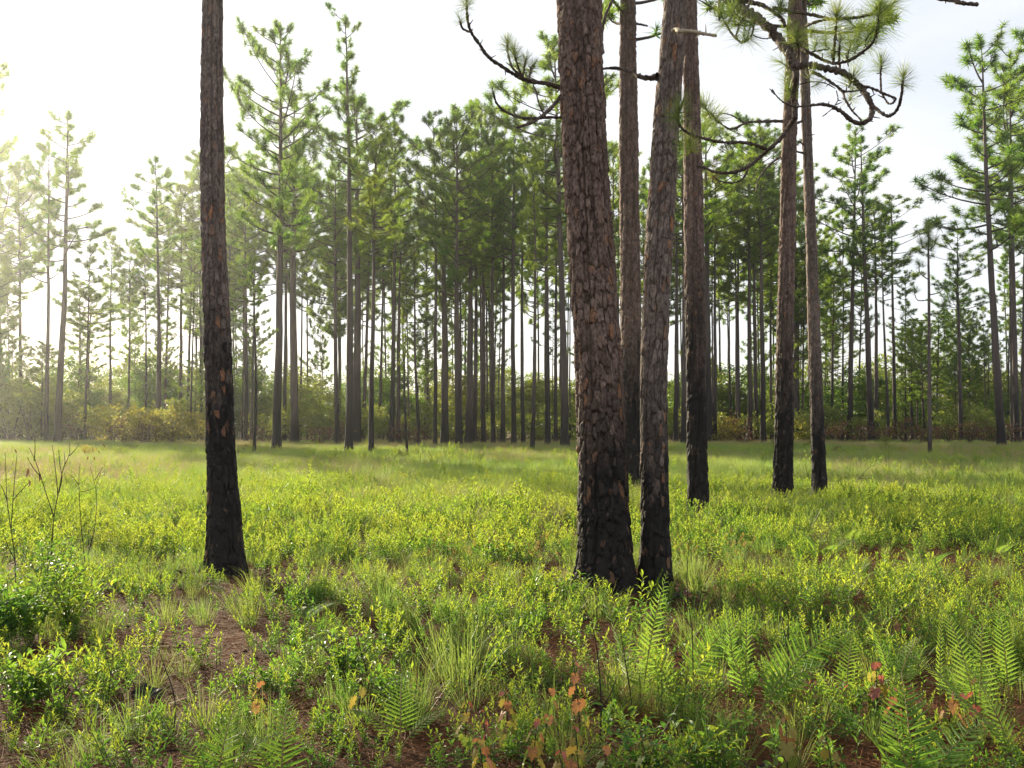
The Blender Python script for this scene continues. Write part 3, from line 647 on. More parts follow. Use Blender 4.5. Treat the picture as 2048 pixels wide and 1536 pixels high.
# pixel table of the trunks that can be told apart: foot x, foot y, width, top x, top y, crown bottom y, crown half width px, style
FAR = [
 (41, 868, 8, 36, 330, 640, 62, 'pine'), (92, 884, 9, 97, 290, 600, 48, 'open'), (115, 886, 14, 136, 222, 560, 74, 'open'),
 (4, 872, 9, -6, 290, 620, 70, 'pine'), (-46, 880, 10, -50, 60, 420, 66, 'pine'),
 (164, 858, 7, 160, 560, 720, 46, 'pine'), (176, 857, 7, 182, 590, 730, 40, 'pine'), (222, 852, 6, 224, 470, 650, 36, 'open'), (256, 855, 5, 260, 480, 660, 42, 'pine'), (292, 858, 5, 290, 500, 660, 38, 'pine'),
 (316, 884, 9, 311, 312, 560, 56, 'open'), (328, 862, 6, 340, 430, 640, 52, 'pine'), (361, 862, 8, 362, 370, 600, 66, 'pine'), (374, 862, 6, 385, 350, 600, 50, 'pine'), (404, 870, 7, 402, 296, 580, 62, 'pine'), (446, 872, 9, 450, 300, 560, 66, 'pine'),
 (509, 912, 7, 505, 520, 700, 34, 'open'), (492, 884, 8, 488, 330, 600, 52, 'pine'), (553, 903, 17, 560, 46, 560, 86, 'pine'), (568, 882, 8, 575, 300, 600, 50, 'pine'), (589, 886, 16, 588, 190, 560, 84, 'pine'), (601, 874, 5, 604, 420, 620, 40, 'narrow'),
 (674, 888, 10, 672, 330, 590, 60, 'pine'), (697, 906, 15, 690, 28, 420, 64, 'narrow'), (713, 886, 17, 712, 190, 560, 96, 'pine'), (726, 880, 8, 745, 350, 610, 50, 'pine'), (742, 909, 11, 752, 250, 560, 62, 'pine'), (759, 880, 6, 765, 300, 600, 44, 'pine'),
 (783, 888, 10, 790, 240, 560, 66, 'pine'), (796, 884, 9, 805, 380, 590, 46, 'narrow'), (815, 911, 6, 812, 640, 760, 22, 'narrow'), (838, 888, 7, 828, 470, 640, 40, 'narrow'), (870, 890, 8, 866, 222, 560, 60, 'pine'), (889, 887, 15, 884, 260, 560, 70, 'pine'),
 (918, 891, 13, 914, 214, 640, 92, 'pine'), (938, 888, 15, 940, 330, 600, 60, 'pine'), (949, 886, 9, 950, 220, 560, 52, 'pine'), (967, 887, 9, 962, 205, 560, 58, 'pine'), (986, 888, 9, 985, 260, 570, 56, 'pine'), (1006, 887, 9, 1008, 300, 580, 48, 'narrow'),
 (1027, 889, 10, 1030, 190, 560, 66, 'pine'), (1047, 887, 8, 1046, 280, 570, 54, 'pine'), (1064, 902, 9, 1066, 330, 600, 46, 'narrow'), (1095, 891, 11, 1090, 240, 560, 60, 'pine'), (1112, 886, 8, 1112, 320, 590, 50, 'pine'), (1130, 894, 16, 1108, 70, 500, 110, 'pine'),
 (1228, 886, 9, 1226, 290, 580, 54, 'pine'), (1351, 885, 10, 1352, 270, 580, 60, 'pine'), (1367, 889, 12, 1364, 230, 560, 66, 'pine'), (1417, 884, 17, 1412, 246, 560, 90, 'pine'), (1430, 884, 8, 1432, 330, 570, 60, 'pine'),
 (1462, 881, 5, 1458, 470, 640, 40, 'open'), (1478, 880, 7, 1480, 290, 560, 58, 'pine'), (1499, 883, 10, 1495, 240, 560, 76, 'pine'), (1514, 882, 9, 1508, 300, 570, 60, 'pine'), (1527, 884, 11, 1520, 250, 560, 70, 'pine'), (1543, 880, 6, 1545, 340, 600, 50, 'pine'),
 (1590, 880, 12, 1588, 330, 600, 60, 'pine'), (1618, 878, 6, 1620, 400, 620, 46, 'pine'), (1664, 879, 7, 1668, 550, 690, 44, 'pine'), (1698, 881, 11, 1710, 254, 600, 78, 'open'), (1684, 878, 5, 1684, 420, 640, 44, 'open'), (1742, 883, 13, 1722, 270, 560, 62, 'open'), (1752, 881, 9, 1748, 400, 600, 46, 'open'),
 (1778, 884, 6, 1762, 440, 620, 44, 'open'), (1790, 881, 8, 1782, 388, 590, 66, 'open'), (1811, 878, 4, 1810, 540, 680, 30, 'open'), (1826, 880, 4, 1826, 650, 740, 24, 'open'), (1873, 876, 6, 1878, 620, 740, 48, 'pine'),
 (1922, 882, 9, 1916, 458, 640, 56, 'open'), (2003, 892, 16, 1962, 72, 560, 116, 'open'), (2026, 884, 9, 2012, 170, 520, 86, 'open'), (2034, 886, 11, 2020, 100, 500, 100, 'open'), (2046, 884, 9, 2050, 270, 560, 70, 'open'), (1975, 876, 4, 1975, 640, 740, 36, 'open'), (2085, 880, 13, 2080, 120, 520, 100, 'open'), (2120, 884, 12, 2110, 60, 560, 100, 'open'),
]
ORD = ['first', 'second', 'third', 'fourth', 'fifth', 'sixth', 'seventh', 'eighth', 'ninth', 'tenth', 'eleventh', 'twelfth', 'thirteenth', 'fourteenth', 'fifteenth', 'sixteenth', 'seventeenth', 'eighteenth', 'nineteenth', 'twentieth']
SPECIAL = {553: 'tall bushy pine with a spire above the rest, right of the charred pine',
           697: 'tall pine with a thin bare-looking spire, highest top in the middle of the stand',
           115: 'tall hazy pine near the left edge with a dark thick foot and slight lean',
           316: 'thin pine rising from the yellow-green shrubs in the sun haze',
           918: 'dark dense green pine whose full cone-shaped crown hangs low in mid stand',
           1130: 'tall grey pine just left of the thickest trunk, long limbs reaching left',
           509: 'short thin grey pine with black foot just right of the charred lone pine',
           815: 'short half-dead pine pole with a black foot in mid clearing edge',
           838: 'slim dark pine tilting left among the straight trunks of the stand',
           1698: 'tall airy pine standing against the sky right of the slender pale pine',
           2003: 'tall grey pine with wide open crown near the right edge, bent trunk',
           1922: 'straight thin pine between the young tufted pine and the bent grey pine',
           1417: 'stout pine right behind the straight blackened pine, seen at its right side',
           742: 'thin dark pine with its foot set forward of the stand into the grass'}
marks = [(447, 'charred lone pine'), (697, 'tall bare-spired pine'), (918, 'dark dense-crowned pine'), (1210, 'thickest trunk'), (1398, 'straight blackened pine'), (1640, 'slender pale pine'), (1860, 'young tufted pine')]
def far_labels():
    xs = sorted(f[0] for f in FAR if -20 <= f[0] <= 2060); lab = {}
    for f in FAR:
        x = f[0]; w = f[2]
        size = 'thin' if w < 7.5 else 'stout' if w > 12.5 else 'straight'
        left = [m for m in marks if m[0] < x]; mk = left[-1] if left else None
        if mk:
            k = len([q for q in xs if mk[0] < q < x and q not in SPECIAL]); lab[x] = f'{size} far pine, {ORD[k]} trunk counted right from the {mk[1]}'
        else:
            k = len([q for q in xs if q < x and q not in SPECIAL]); lab[x] = f'{size} hazy far pine, {ORD[min(k, 19)]} trunk in from the left edge' if x >= 0 else 'far pine at the left edge, only its hanging twigs in view'
    lab.update(SPECIAL); return lab
FL = far_labels()
for i, (xb, yb, w, xt, yt, yc, cwp, st) in enumerate(FAR):
    b = ground_at(xb, max(yb + 5, 880)); Y = b.y
    tp = at(xt, yt, Y + .3); zc = at(xt, yc, Y).z
    far_pine(b, tp, w * 1.10 / 2 * Y / F_PX, zc, cwp * Y / F_PX, st, FL[xb], 'pines of the far stand', 300 + i, 3.2 + (w % 3) * .8, random.uniform(-.15, .15))
# deeper trees of the stand, behind those
k = 0
def env_top(x):
    return float(np.interp(x, [0, 150, 300, 420, 520, 640, 780, 900, 1100, 1300, 1450, 1560, 1620, 1680, 1760, 1850, 1950, 2048], [430, 470, 470, 400, 330, 300, 340, 330, 300, 330, 340, 400, 450, 470, 520, 600, 520, 420]))
rr = np.random.default_rng(5)
while k < 105:
    px = rr.uniform(-60, 2110); Y = rr.uniform(92, 135)
    if rr.random() < (.55 if px < 330 or px > 1650 else .0): continue
    X = (px - 1024) / F_PX * Y; b = Vector((X, Y, 0))
    tpy = env_top(px) + rr.uniform(-30, 130); tp = at(px + rr.uniform(-12, 12), tpy, Y)
    zc = tp.z - rr.uniform(.42, .62) * tp.z
    far_pine(b, tp, rr.uniform(.09, .17), zc, rr.uniform(2.0, 3.2), ['pine', 'pine', 'open', 'narrow'][k % 4], 'slim pine deep in the far stand, trunk half lost among nearer pines', 'slim pines deep in the far stand', 500 + k, 2.5)
    k += 1

# unseen pines added past the left edge; their short crowns shade the near ground
for i, (tx, ty, d) in enumerate([(-1.0, 1.6, 58), (.9, 1.3, 66), (2.8, 1.2, 54), (-3.0, 2.6, 61), (5.4, 1.6, 63)]):
    X, Yy = tx + math.sin(SUN_AZ) * d, ty + math.cos(SUN_AZ) * d; zmid = d * math.tan(SUN_EL)
    far_pine(Vector((X, Yy, 0)), Vector((X + .3, Yy, zmid + 1.6)), .17, zmid - 1.6, 2.0, 'pine', f"pine past the left edge, {ORD[i]} of the five set between clearing and sun", 'pines past the left edge', 640 + i, 3)

# young pines filling the gaps low down, behind the stand
k = 0
while k < 62:
    px = rr.uniform(-60, 2110); Y = rr.uniform(96, 128); X = (px - 1024) / F_PX * Y
    tpy = rr.uniform(560, 690) if 480 < px < 1650 else rr.uniform(585, 720); tp = at(px + rr.uniform(-8, 8), tpy, Y)
    far_pine(Vector((X, Y, 0)), tp, rr.uniform(.06, .10), tp.z * rr.uniform(.22, .45), rr.uniform(1.2, 2.0), ['pine', 'open'][k % 2], 'young bushy pine low down behind the tall trunks of the stand', 'young pines behind the stand', 720 + k, 1.5)
    k += 1

# young pine with a few big tufts, alone in the grass on the right
def young_pine():
    b = ground_at(1860, 917); Y = b.y
    t = thing('pine_tree', 'young pine pole with a few large needle tufts, alone in the grass on the right', 'pine tree', b)
    mb = MB(); s = [(1860, 915), (1859, 800), (1858, 700), (1858, 600), (1857, 520), (1857, 462)]
    P = spline([np.array(at(x, y, Y)) - np.array(b) for x, y in s], 5); P[0][2] = -.05
    R = np.linspace(.105, .035, len(P)); V, Fc = tube_arrays(P, R, 10, True, .06, 4); mb.add(V, Fc)
    nv = len(V); zz = V[:, 2]
    link('trunk', mb.mesh('young_pine_trunk', M['far_bark'], True, {'rnd': np.random.default_rng(1).random(nv) * .7, 'crack': np.ones(nv), 'char': np.clip(1 - zz / 1.6, 0, .95)}), t)
    arms = [([(1857, 560), (1840, 545), (1838, 525)], (1838, 528)), ([(1858, 600), (1835, 600), (1828, 580)], (1830, 580)), ([(1858, 640), (1830, 640), (1812, 622)], (1812, 622)), ([(1858, 590), (1878, 585), (1892, 572)], (1893, 574)),
            ([(1858, 628), (1880, 625), (1888, 606)], (1888, 606)), ([(1858, 745), (1838, 735), (1826, 712), (1825, 698)], (1825, 696)), ([(1857, 500), (1868, 492), (1872, 480)], (1872, 480)), ([(1857, 500), (1846, 495), (1842, 484)], (1843, 484))]
    for i, (pl, tf) in enumerate(arms):
        px_branch(t, b, [(pl, .028, .014, 0, random.uniform(-.5, .5))], Y, [(tf[0], tf[1], random.uniform(-.3, .3), .42, (tf[0] - 1858) / 40, 1, 'full')], seed=200 + i)
    for i, (x, y) in enumerate([(1857, 452), (1855, 466), (1860, 478), (1853, 490), (1863, 496)]):
        q = link('needle_tuft', TUFT['full'][i % 3], t, tuple(np.array(at(x, y, Y)) - np.array(b)), (random.uniform(-.5, .5), random.uniform(-.5, .5), i), (.46, .46, .46))
young_pine()

# ------------------------------------------------------------------ crowns of the near pines, above the frame
for i, (t, b) in enumerate(NEAR):
    tr = [c for c in t.children if c.name.startswith('trunk')][0]
    zmax = max(v.co.z for v in tr.data.vertices); top = max(tr.data.vertices, key=lambda v: v.co.z).co
    v = CROWNS['open'][i % 4]; zc = zmax * .55
    xc = [q.co.x for q in tr.data.vertices if abs(q.co.z - zc) < .3]
    for nm, m in (('limbs', v[0]), ('crown', v[1])):
        link(nm, m, t, (sum(xc) / max(1, len(xc)), 0, zc), (0, 0, i * 1.3), (1.0, 1.0, (zmax - zc) / 10))

# ------------------------------------------------------------------ broadleaf wood closing the view, shrubs at its edge
def leaf_cloud(seed, rx, rz, zc, nclump, per, ls, mat, trunk_h=None, stems=0, smat='limb'):
    rng = np.random.default_rng(seed); mb = MB(); st = MB()
    c = rdir(rng, nclump) * (rng.random((nclump, 1)) ** .38) * np.array([rx, rx, rz]); c[:, 2] += zc
    sz = rng.uniform(.10, .26, nclump) * rx
    p = np.repeat(c, per, 0) + rng.normal(size=(nclump * per, 3)) * np.repeat(sz, per)[:, None] * np.array([1, 1, .6])
    p[:, 2] = np.maximum(p[:, 2], .05)
    d = norm(rdir(rng, len(p)) + np.array([0, 0, .3])); leaves(mb, p, d, rdir(rng, len(p)) + np.array([0, 0, .6]), ls * rng.uniform(.6, 1.3, len(p)), ls * .55 * rng.uniform(.7, 1.2, len(p)), DIAMOND)
    if trunk_h:
        V, Fc = tube_arrays([[0, 0, -.1], [.05, 0, trunk_h * .5], [0, .05, trunk_h]], [.10, .07, .03], 6, False, .1, seed); st.add(V, Fc)
    for k in range(min(stems, nclump)):
        V, Fc = tube_arrays(spline([[rng.normal() * .05, rng.normal() * .05, 0 if not trunk_h else trunk_h * rng.uniform(.3, .7)], list(c[k] * [.6, .6, .7]), list(c[k])], 3), np.linspace(.03 if trunk_h else .014, .006, 7), 4, False); st.add(V, Fc)
    return mb.mesh('foliage', M[mat] if isinstance(mat, str) else mat), st.mesh('stems', M[smat])
WOODS = [leaf_cloud(700 + i, 2.6, 5.0, 5.0, 84, 52, .34, 'wood_leaf' if i % 2 else 'wood_leaf_b', 5.5, 16) for i in range(6)]
rr = np.random.default_rng(8)
for i in range(110):
    px = -120 + (i + rr.random()) * 2290 / 110; Y = rr.uniform(100, 145); X = (px - 1024) / F_PX * Y
    v = WOODS[rr.integers(0, 6)]; hgt = float(np.interp(px, [0, 400, 700, 1100, 1500, 1700, 2048], [1.0, .95, .84, .84, .9, .96, .96])) * rr.uniform(.50, 1.10) * (Y / 118)
    t = thing('broadleaf_tree', 'low leafy green tree in the wood that closes the view behind the pines', 'broadleaf tree', (X, Y, 0), (0, 0, rr.random() * 6.28), (1.15 * rr.uniform(.85, 1.2),) * 2 + (hgt,), 'leafy trees closing the view')
    link('crown', v[0], t); link('trunk', v[1], t)
# young slender pines and saplings in front of the wood (seen as low green between the trunks)
SHRUB = {'green': [leaf_cloud(740 + i, .9, .75, .85, 26, 34, .13, 'wood_leaf_b', None, 14) for i in range(3)], 'yellow': [leaf_cloud(750 + i, .9, .7, .8, 26, 34, .13, 'gold_leaf', None, 14) for i in range(2)],
         'brown': [leaf_cloud(760 + i, .7, .65, .8, 20, 20, .12, 'oak_brown', None, 20, 'twig_dark') for i in range(3)]}
SH = [(225, 872, 66, 'yellow'), (268, 874, 66, 'yellow'), (300, 874, 60, 'yellow'), (318, 873, 50, 'brown'), (250, 874, 52, 'brown'), (283, 875, 44, 'brown'), (246, 866, 44, 'brown'), (345, 874, 62, 'yellow'), (385, 874, 54, 'yellow'), (185, 868, 60, 'green'), (150, 868, 52, 'brown'), (60, 868, 80, 'green'), (20, 868, 84, 'green'), (110, 866, 60, 'green'), (365, 866, 70, 'green'),
      (640, 876, 42, 'brown'), (680, 874, 46, 'brown'), (524, 874, 40, 'brown'), (655, 870, 60, 'green'), (800, 876, 44, 'brown'), (830, 876, 34, 'brown'), (590, 870, 66, 'green'), (770, 870, 60, 'green'), (905, 872, 54, 'green'), (1000, 872, 56, 'green'), (1080, 870, 60, 'green'), (850, 870, 66, 'green'), (710, 870, 66, 'green'), (545, 868, 60, 'green'), (960, 872, 40, 'brown'),
      (1450, 872, 46, 'yellow'), (1438, 870, 50, 'green'), (1487, 872, 54, 'brown'), (1510, 870, 50, 'green'), (1560, 870, 66, 'green'), (1604, 872, 46, 'yellow'), (1640, 872, 40, 'brown'), (1685, 872, 44, 'brown'), (1720, 872, 40, 'brown'), (1770, 873, 36, 'brown'), (1812, 873, 50, 'brown'), (1850, 874, 40, 'brown'), (1895, 873, 42, 'brown'), (1940, 874, 44, 'brown'), (1985, 874, 40, 'brown'), (2030, 874, 46, 'brown'), (1745, 870, 54, 'green'), (1880, 869, 52, 'green'), (1960, 869, 54, 'green'), (2040, 869, 60, 'green'), (1660, 869, 60, 'green'), (1350, 870, 60, 'green'), (1250, 870, 60, 'green'), (1180, 870, 60, 'green')]
def near_mark(x):
    ms = marks + [(115, 'tall hazy thick-footed pine'), (2003, 'bent grey pine')]
    b = min(ms, key=lambda q: abs(q[0] - x)); side = 'right of' if x > b[0] + 14 else 'left of' if x < b[0] - 14 else 'straight behind'
    return side, b
cnt = {}
rq = np.random.default_rng(77)
for i in range(30):      # small bushes out in the far grass
    px = rq.uniform(0, 2048); Y = rq.uniform(46, 84); b = Vector(((px - 1024) / F_PX * Y, Y, 0)); s = rq.uniform(.30, .55); kind = ['green', 'green', 'yellow', 'brown'][i % 4]
    v = SHRUB[kind][i % len(SHRUB[kind])]
    t = thing('shrub', {'green': 'small green bush out in the far grass of the clearing', 'yellow': 'small yellow-green bush out in the far grass of the clearing', 'brown': 'small scorched bush out in the far grass of the clearing'}[kind], 'shrub', b, (0, 0, i * 1.3), (s, s, s * .9), 'small bushes in the far grass, ' + kind)
    link('foliage', v[0], t); link('stems', v[1], t)
for i, (px, py, hp, kind) in enumerate(SH):
    b = ground_at(px, py + 17); s = 1.25 * hp * b.y / F_PX / 1.6
    ad = {'green': 'leafy green', 'yellow': 'sunlit yellow-green', 'brown': 'scorched reddish-brown'}[kind]
    side, mk = near_mark(px); cnt.setdefault((kind, side, mk[1]), []).append((abs(px - mk[0]), i))
    v = SHRUB[kind][i % len(SHRUB[kind])]
    t = thing('shrub', '', 'shrub', b, (0, 0, i * 1.7), (s * 1.15, s * 1.15, s), 'shrubs along the far edge of the clearing')
    link('foliage', v[0], t); link('stems', v[1], t); t['tmp'] = i
for (kind, side, mk), lst in cnt.items():
    for k, (_, i) in enumerate(sorted(lst)):
        ad = {'green': 'leafy green', 'yellow': 'sunlit yellow-green', 'brown': 'scorched reddish-brown'}[kind]
        o = [q for q in S.objects if q.get('tmp') == i][0]
        o['label'] = f'{ad} shrub at the far edge, {ORD[k] + " " if len(lst) > 1 else ""}one {side} the {mk}'.replace('first one', 'nearest')
        del o['tmp']
# ------------------------------------------------------------------ ground cover
def shoot(mb, rng, base, h, lean, nl, ll, red=False, young=.35):
    """one upright leafy shoot: stem = material 0, mature leaf 1, young tip leaf 2"""
    s = np.linspace(0, 1, 5)[:, None]
    P = base + np.array([lean[0], lean[1], 0]) * s ** 1.5 + np.array([0, 0, h]) * s
    V, Fc = tube_arrays(P, np.linspace(.0035, .0016, 5), 3, False); mb[0].add(V, Fc)
    t = np.linspace(.18, 1, nl) ** .9; az = np.arange(nl) * 2.4 + rng.random() * 6
    pos = np.stack([np.interp(t, s[:, 0], P[:, c]) for c in range(3)], -1)
    el = np.radians(18 + 45 * t ** 2 + rng.normal(size=nl) * 12)
    d = np.stack([np.cos(az) * np.cos(el), np.sin(az) * np.cos(el), np.sin(el)], -1)
    n = np.stack([-np.cos(az) * np.sin(el), -np.sin(az) * np.sin(el), np.cos(el)], -1) + rng.normal(size=(nl, 3)) * .25
    L = ll * (1.1 - .35 * np.abs(t - .55) * 2 * .8) * rng.uniform(.75, 1.15, nl); yg = t > 1 - young
    for msk, m in ((~yg, 1), (yg, 2)):
        if msk.any(): leaves(mb[1], pos[msk], d[msk], n[msk], L[msk], L[msk] * .34, LANCE if ll > .045 else DIAMOND, m - 1)
def shrub_variant(seed, n, hr, ll, young, mats, spread=.10, nl=(16, 26)):
    rng = np.random.default_rng(seed); mb = (MB(), MB())
    for k in range(n):
        a = rng.random() * 6.28; r = spread * math.sqrt(rng.random())
        h = rng.uniform(*hr); shoot(mb, rng, np.array([r * math.cos(a), r * math.sin(a), -.01]), h, rng.normal(size=2) * .07, int(rng.integers(*nl)), ll * rng.uniform(.85, 1.15), young=young)
    return mb[0].mesh('shrub_stems', M['stem']), mb[1].mesh('shrub_leaves', [M[m] for m in mats])
LOW = [shrub_variant(800, 5, (.22, .42), .055, .34, ('leaf', 'leaf_young')), shrub_variant(801, 4, (.20, .36), .050, .5, ('leaf', 'leaf_young')), shrub_variant(802, 6, (.18, .34), .048, .25, ('leaf', 'leaf_young'), .13),
       shrub_variant(803, 3, (.30, .48), .060, .4, ('leaf', 'leaf_young'), .07), shrub_variant(804, 5, (.14, .26), .046, .28, ('leaf', 'leaf_red'), .12), shrub_variant(805, 6, (.12, .26), .060, .15, ('leaf', 'leaf'), .14, (9, 16))]
def grass_variant(seed, n, h, sp, w, bend, mat='grass'):
    rng = np.random.default_rng(seed); mb = MB()
    a = rng.random(n) * 6.28; r = sp * np.sqrt(rng.random(n)); L = h * rng.uniform(.55, 1.1, n)
    base = np.stack([r * np.cos(a), r * np.sin(a), np.full(n, -.01)], -1)
    oa = a + rng.normal(size=n) * .5; out = np.stack([np.cos(oa), np.sin(oa), np.zeros(n)], -1) * (rng.random(n) * bend)[:, None]
    wv = np.stack([np.sin(oa), -np.cos(oa), np.zeros(n)], -1) * w / 2
    rot = rng.random(n) * 3.14; wv = np.stack([np.cos(rot), np.sin(rot), np.zeros(n)], -1) * w / 2
    up = np.array([0, 0, 1.0])
    m1 = base + (out * .42 + up * .56) * L[:, None]; tip = base + (out * 1.05 + up * (.98 - .38 * (np.linalg.norm(out, axis=1, keepdims=True)))) * L[:, None]
    V = np.stack([base - wv, base + wv, m1 + wv * .7, m1 - wv * .7, tip], 1).reshape(-1, 3)
    o = (np.arange(n) * 5)[:, None]
    mb.add(V, [o + np.array([[0, 1, 2, 3]]), o + np.array([[3, 2, 4]])])
    return mb.mesh('grass_blades', M[mat])
GRASS = [grass_variant(820, 60, .62, .09, .0052, 1.25), grass_variant(821, 50, .52, .12, .0052, 1.4), grass_variant(822, 76, .66, .12, .0048, 1.3), grass_variant(823, 40, .70, .10, .0042, .9, 'grass_dry')]
def straw_variant(seed, n):
    rng = np.random.default_rng(seed); mb = MB()
    p = np.stack([rng.normal(size=n) * .13, rng.normal(size=n) * .13, rng.uniform(.004, .03, n)], -1)
    a = rng.random(n) * 6.28; d = np.stack([np.cos(a), np.sin(a), rng.normal(size=n) * .09], -1)
    leaves(mb, p, d, np.tile([[0, 0, 1.0]], (n, 1)) + rng.normal(size=(n, 3)) * .4, rng.uniform(.12, .24, n), .0035, NEEDLE2)
    return mb.mesh('straw', M['straw'])
STRAW = [straw_variant(830 + i, 42) for i in range(3)]

# ferns
def pinna_template():
    ys = np.linspace(0, 1, 9); w = np.array([.30, .48, .40, .50, .38, .42, .28, .22, .0]) * .5
    L = [[-w[i], ys[i], .03] for i in range(9)]; Rr = [[w[i], ys[i], .03] for i in range(8)]
    C = [[0, ys[i], 0] for i in range(9)]
    V = np.array(C[:8] + L[:8] + Rr + [[0, 1, -.06]]); f4, f3 = [], []
    for i in range(7):
        f4 += [[i, i + 1, 9 + i, 8 + i], [i + 1, i, 16 + i, 17 + i]]
    f3 = [[7, 24, 15], [24, 7, 23]]
    return V, [np.array(f4), np.array(f3)]
PINNA = pinna_template()
def one_pinna_mesh():
    mb = MB(); V, F = PINNA; V = V * np.array([.26, 1, 1]); V[:, 2] *= 1; V[:, 2] -= .18 * V[:, 1] ** 2; mb.add(V, F); return mb.mesh('fern_leaflet', M['fern'])
LEAFLET = one_pinna_mesh()
def frond_curve(L, tilt, arch, az):
    s = np.linspace(0, 1, 14); el = tilt - arch * s ** 1.6
    d = np.stack([np.cos(el) * math.cos(az), np.cos(el) * math.sin(az), np.sin(el)], -1)
    P = np.concatenate([[[0, 0, 0]], np.cumsum((d[1:] + d[:-1]) / 2 * L / 13, 0)]); return s, P, d
def frond(L, tilt, arch, az, npairs, pl, stalk=.22, face=0.0):
    s, P, d = frond_curve(L, tilt, arch, az)
    side0 = np.array([-math.sin(az), math.cos(az), 0]); out = []
    for i in range(npairs):
        t = stalk + (1 - stalk) * (i + .4) / npairs; u = (t - stalk) / (1 - stalk)
        prof = min(1, .55 + u * 3.0) * (1 - u) ** .62 + .05
        p = np.array([np.interp(t, s, P[:, c]) for c in range(3)]); dd = norm(np.array([np.interp(t, s, d[:, c]) for c in range(3)]))
        nn = np.cross(dd, side0); sd = math.cos(face) * side0 + math.sin(face) * nn
        for sg in (-1, 1):
            dv = norm(sd * sg + dd * (.35 + .5 * u) + np.array([0, 0, -.06]))
            out.append((p + dd * sg * L * .006, dv, np.cross(sd, dd), pl * prof))
    return s, P, out
def fern_plant(base, fronds, label, cat='fern', pieces=False, group=None):
    t = thing('fern', label, cat, base, group=group)
    for (L, tilt, arch, az, npr, pl, stalk, face) in fronds:
        L, pl, arch = L * 1.18, pl * 1.28, arch * 1.25
        s, P, lf = frond(L, tilt, arch, az, npr, pl, stalk, face)
        rb = MB(); V, Fc = tube_arrays(P, np.linspace(.0045, .0012, len(P)), 4, False); rb.add(V, Fc)
        if pieces:
            fo = link('frond', rb.mesh('fern_rachis', M['rachis']), t)
            for (p, dv, nv, ln) in lf:
                y = Vector(dv); zx = Vector(nv).normalized(); x = y.cross(zx).normalized(); zx = x.cross(y)
                m = Matrix((x, y, zx)).transposed().to_4x4() @ Euler((random.gauss(0, .10), random.gauss(0, .22), random.gauss(0, .07))).to_matrix().to_4x4()
                q = link('leaflet', LEAFLET, fo, tuple(p), m.to_euler(), (ln * random.uniform(.85, 1.1),) + (ln * random.uniform(.93, 1.07),) * 2)
        else:
            A = np.array([q[0] for q in lf]); B = np.array([q[1] for q in lf]); Cn = np.array([q[2] for q in lf]); Ln = np.array([q[3] for q in lf])
            leaves(rb, A, B, Cn, Ln, Ln * .26, PINNA if pl > .06 else LANCE, 1)
            link('frond', rb.mesh('fern_frond', [M['rachis'], M['fern']]), t)
    return t
def fern_variant(seed, n, L, pl, tilt, npr=18):
    rng = np.random.default_rng(seed); rb = MB()
    for k in range(n):
        s, P, lf = frond(L * rng.uniform(.7, 1.1), tilt + rng.normal() * .15, rng.uniform(.5, 1.2), k * 6.28 / n + rng.normal() * .4, npr, pl * rng.uniform(.8, 1.1), .3)
        V, Fc = tube_arrays(P, np.linspace(.004, .0012, len(P)), 3, False); rb.add(V, Fc, 0)
        A = np.array([q[0] for q in lf]); B = np.array([q[1] for q in lf]); Cn = np.array([q[2] for q in lf]); Ln = np.array([q[3] for q in lf])
        leaves(rb, A, B, Cn, Ln, Ln * .15, LANCE, 1)
    return rb.mesh('fern_fronds', [M['rachis'], M['fern']])
BRACKEN = [fern_variant(840 + i, 4 + i % 2, .55, .13, 1.0, 20) for i in range(3)]

# where things grow -------------------------------------------------
rs = np.random.default_rng(21)
TRUNKS = [(b.x, b.y, .30 if i < 3 else .3) for i, (t, b) in enumerate(NEAR)]
GAPS = [(1205, 1240, .42), (1315, 1228, .40), (455, 1195, .45), (250, 1245, .42), (330, 1280, .38), (560, 1330, .55), (590, 1270, .5), (480, 1180, .55), (1310, 1225, .55), (1400, 1200, .5), (1920, 1120, .9), (1780, 1130, .5), (300, 1400, .35), (1180, 1290, .35), (1330, 1300, .30), (900, 1440, .22), (590, 1460, .22), (1690, 1240, .3), (120, 1340, .4), (430, 1290, .5)]
GP = [(ground_at(x, y), r) for x, y, r in GAPS]
def in_view(x, y, m=1.0): return np.abs(x) < .53 * y + m
def gapmask(x, y):
    g = np.ones_like(x)
    for p, r in GP: g *= 1 - .74 * np.exp(-((x - p.x) ** 2 + ((y - p.y) * .55) ** 2) / (r * r) * 1.1)
    for tx, ty, r in TRUNKS: g *= sstep(r * .9, r * 1.5, np.hypot(x - tx, y - ty))
    return g
def sample(n, y0, y1, m=1.0, pw=1.0):
    y = y0 + (y1 - y0) * rs.random(n) ** pw; w = .53 * y + m
    keep = rs.random(n) < w / (.53 * y1 + m)
    x = (rs.random(n) * 2 - 1) * w
    return x[keep], y[keep]
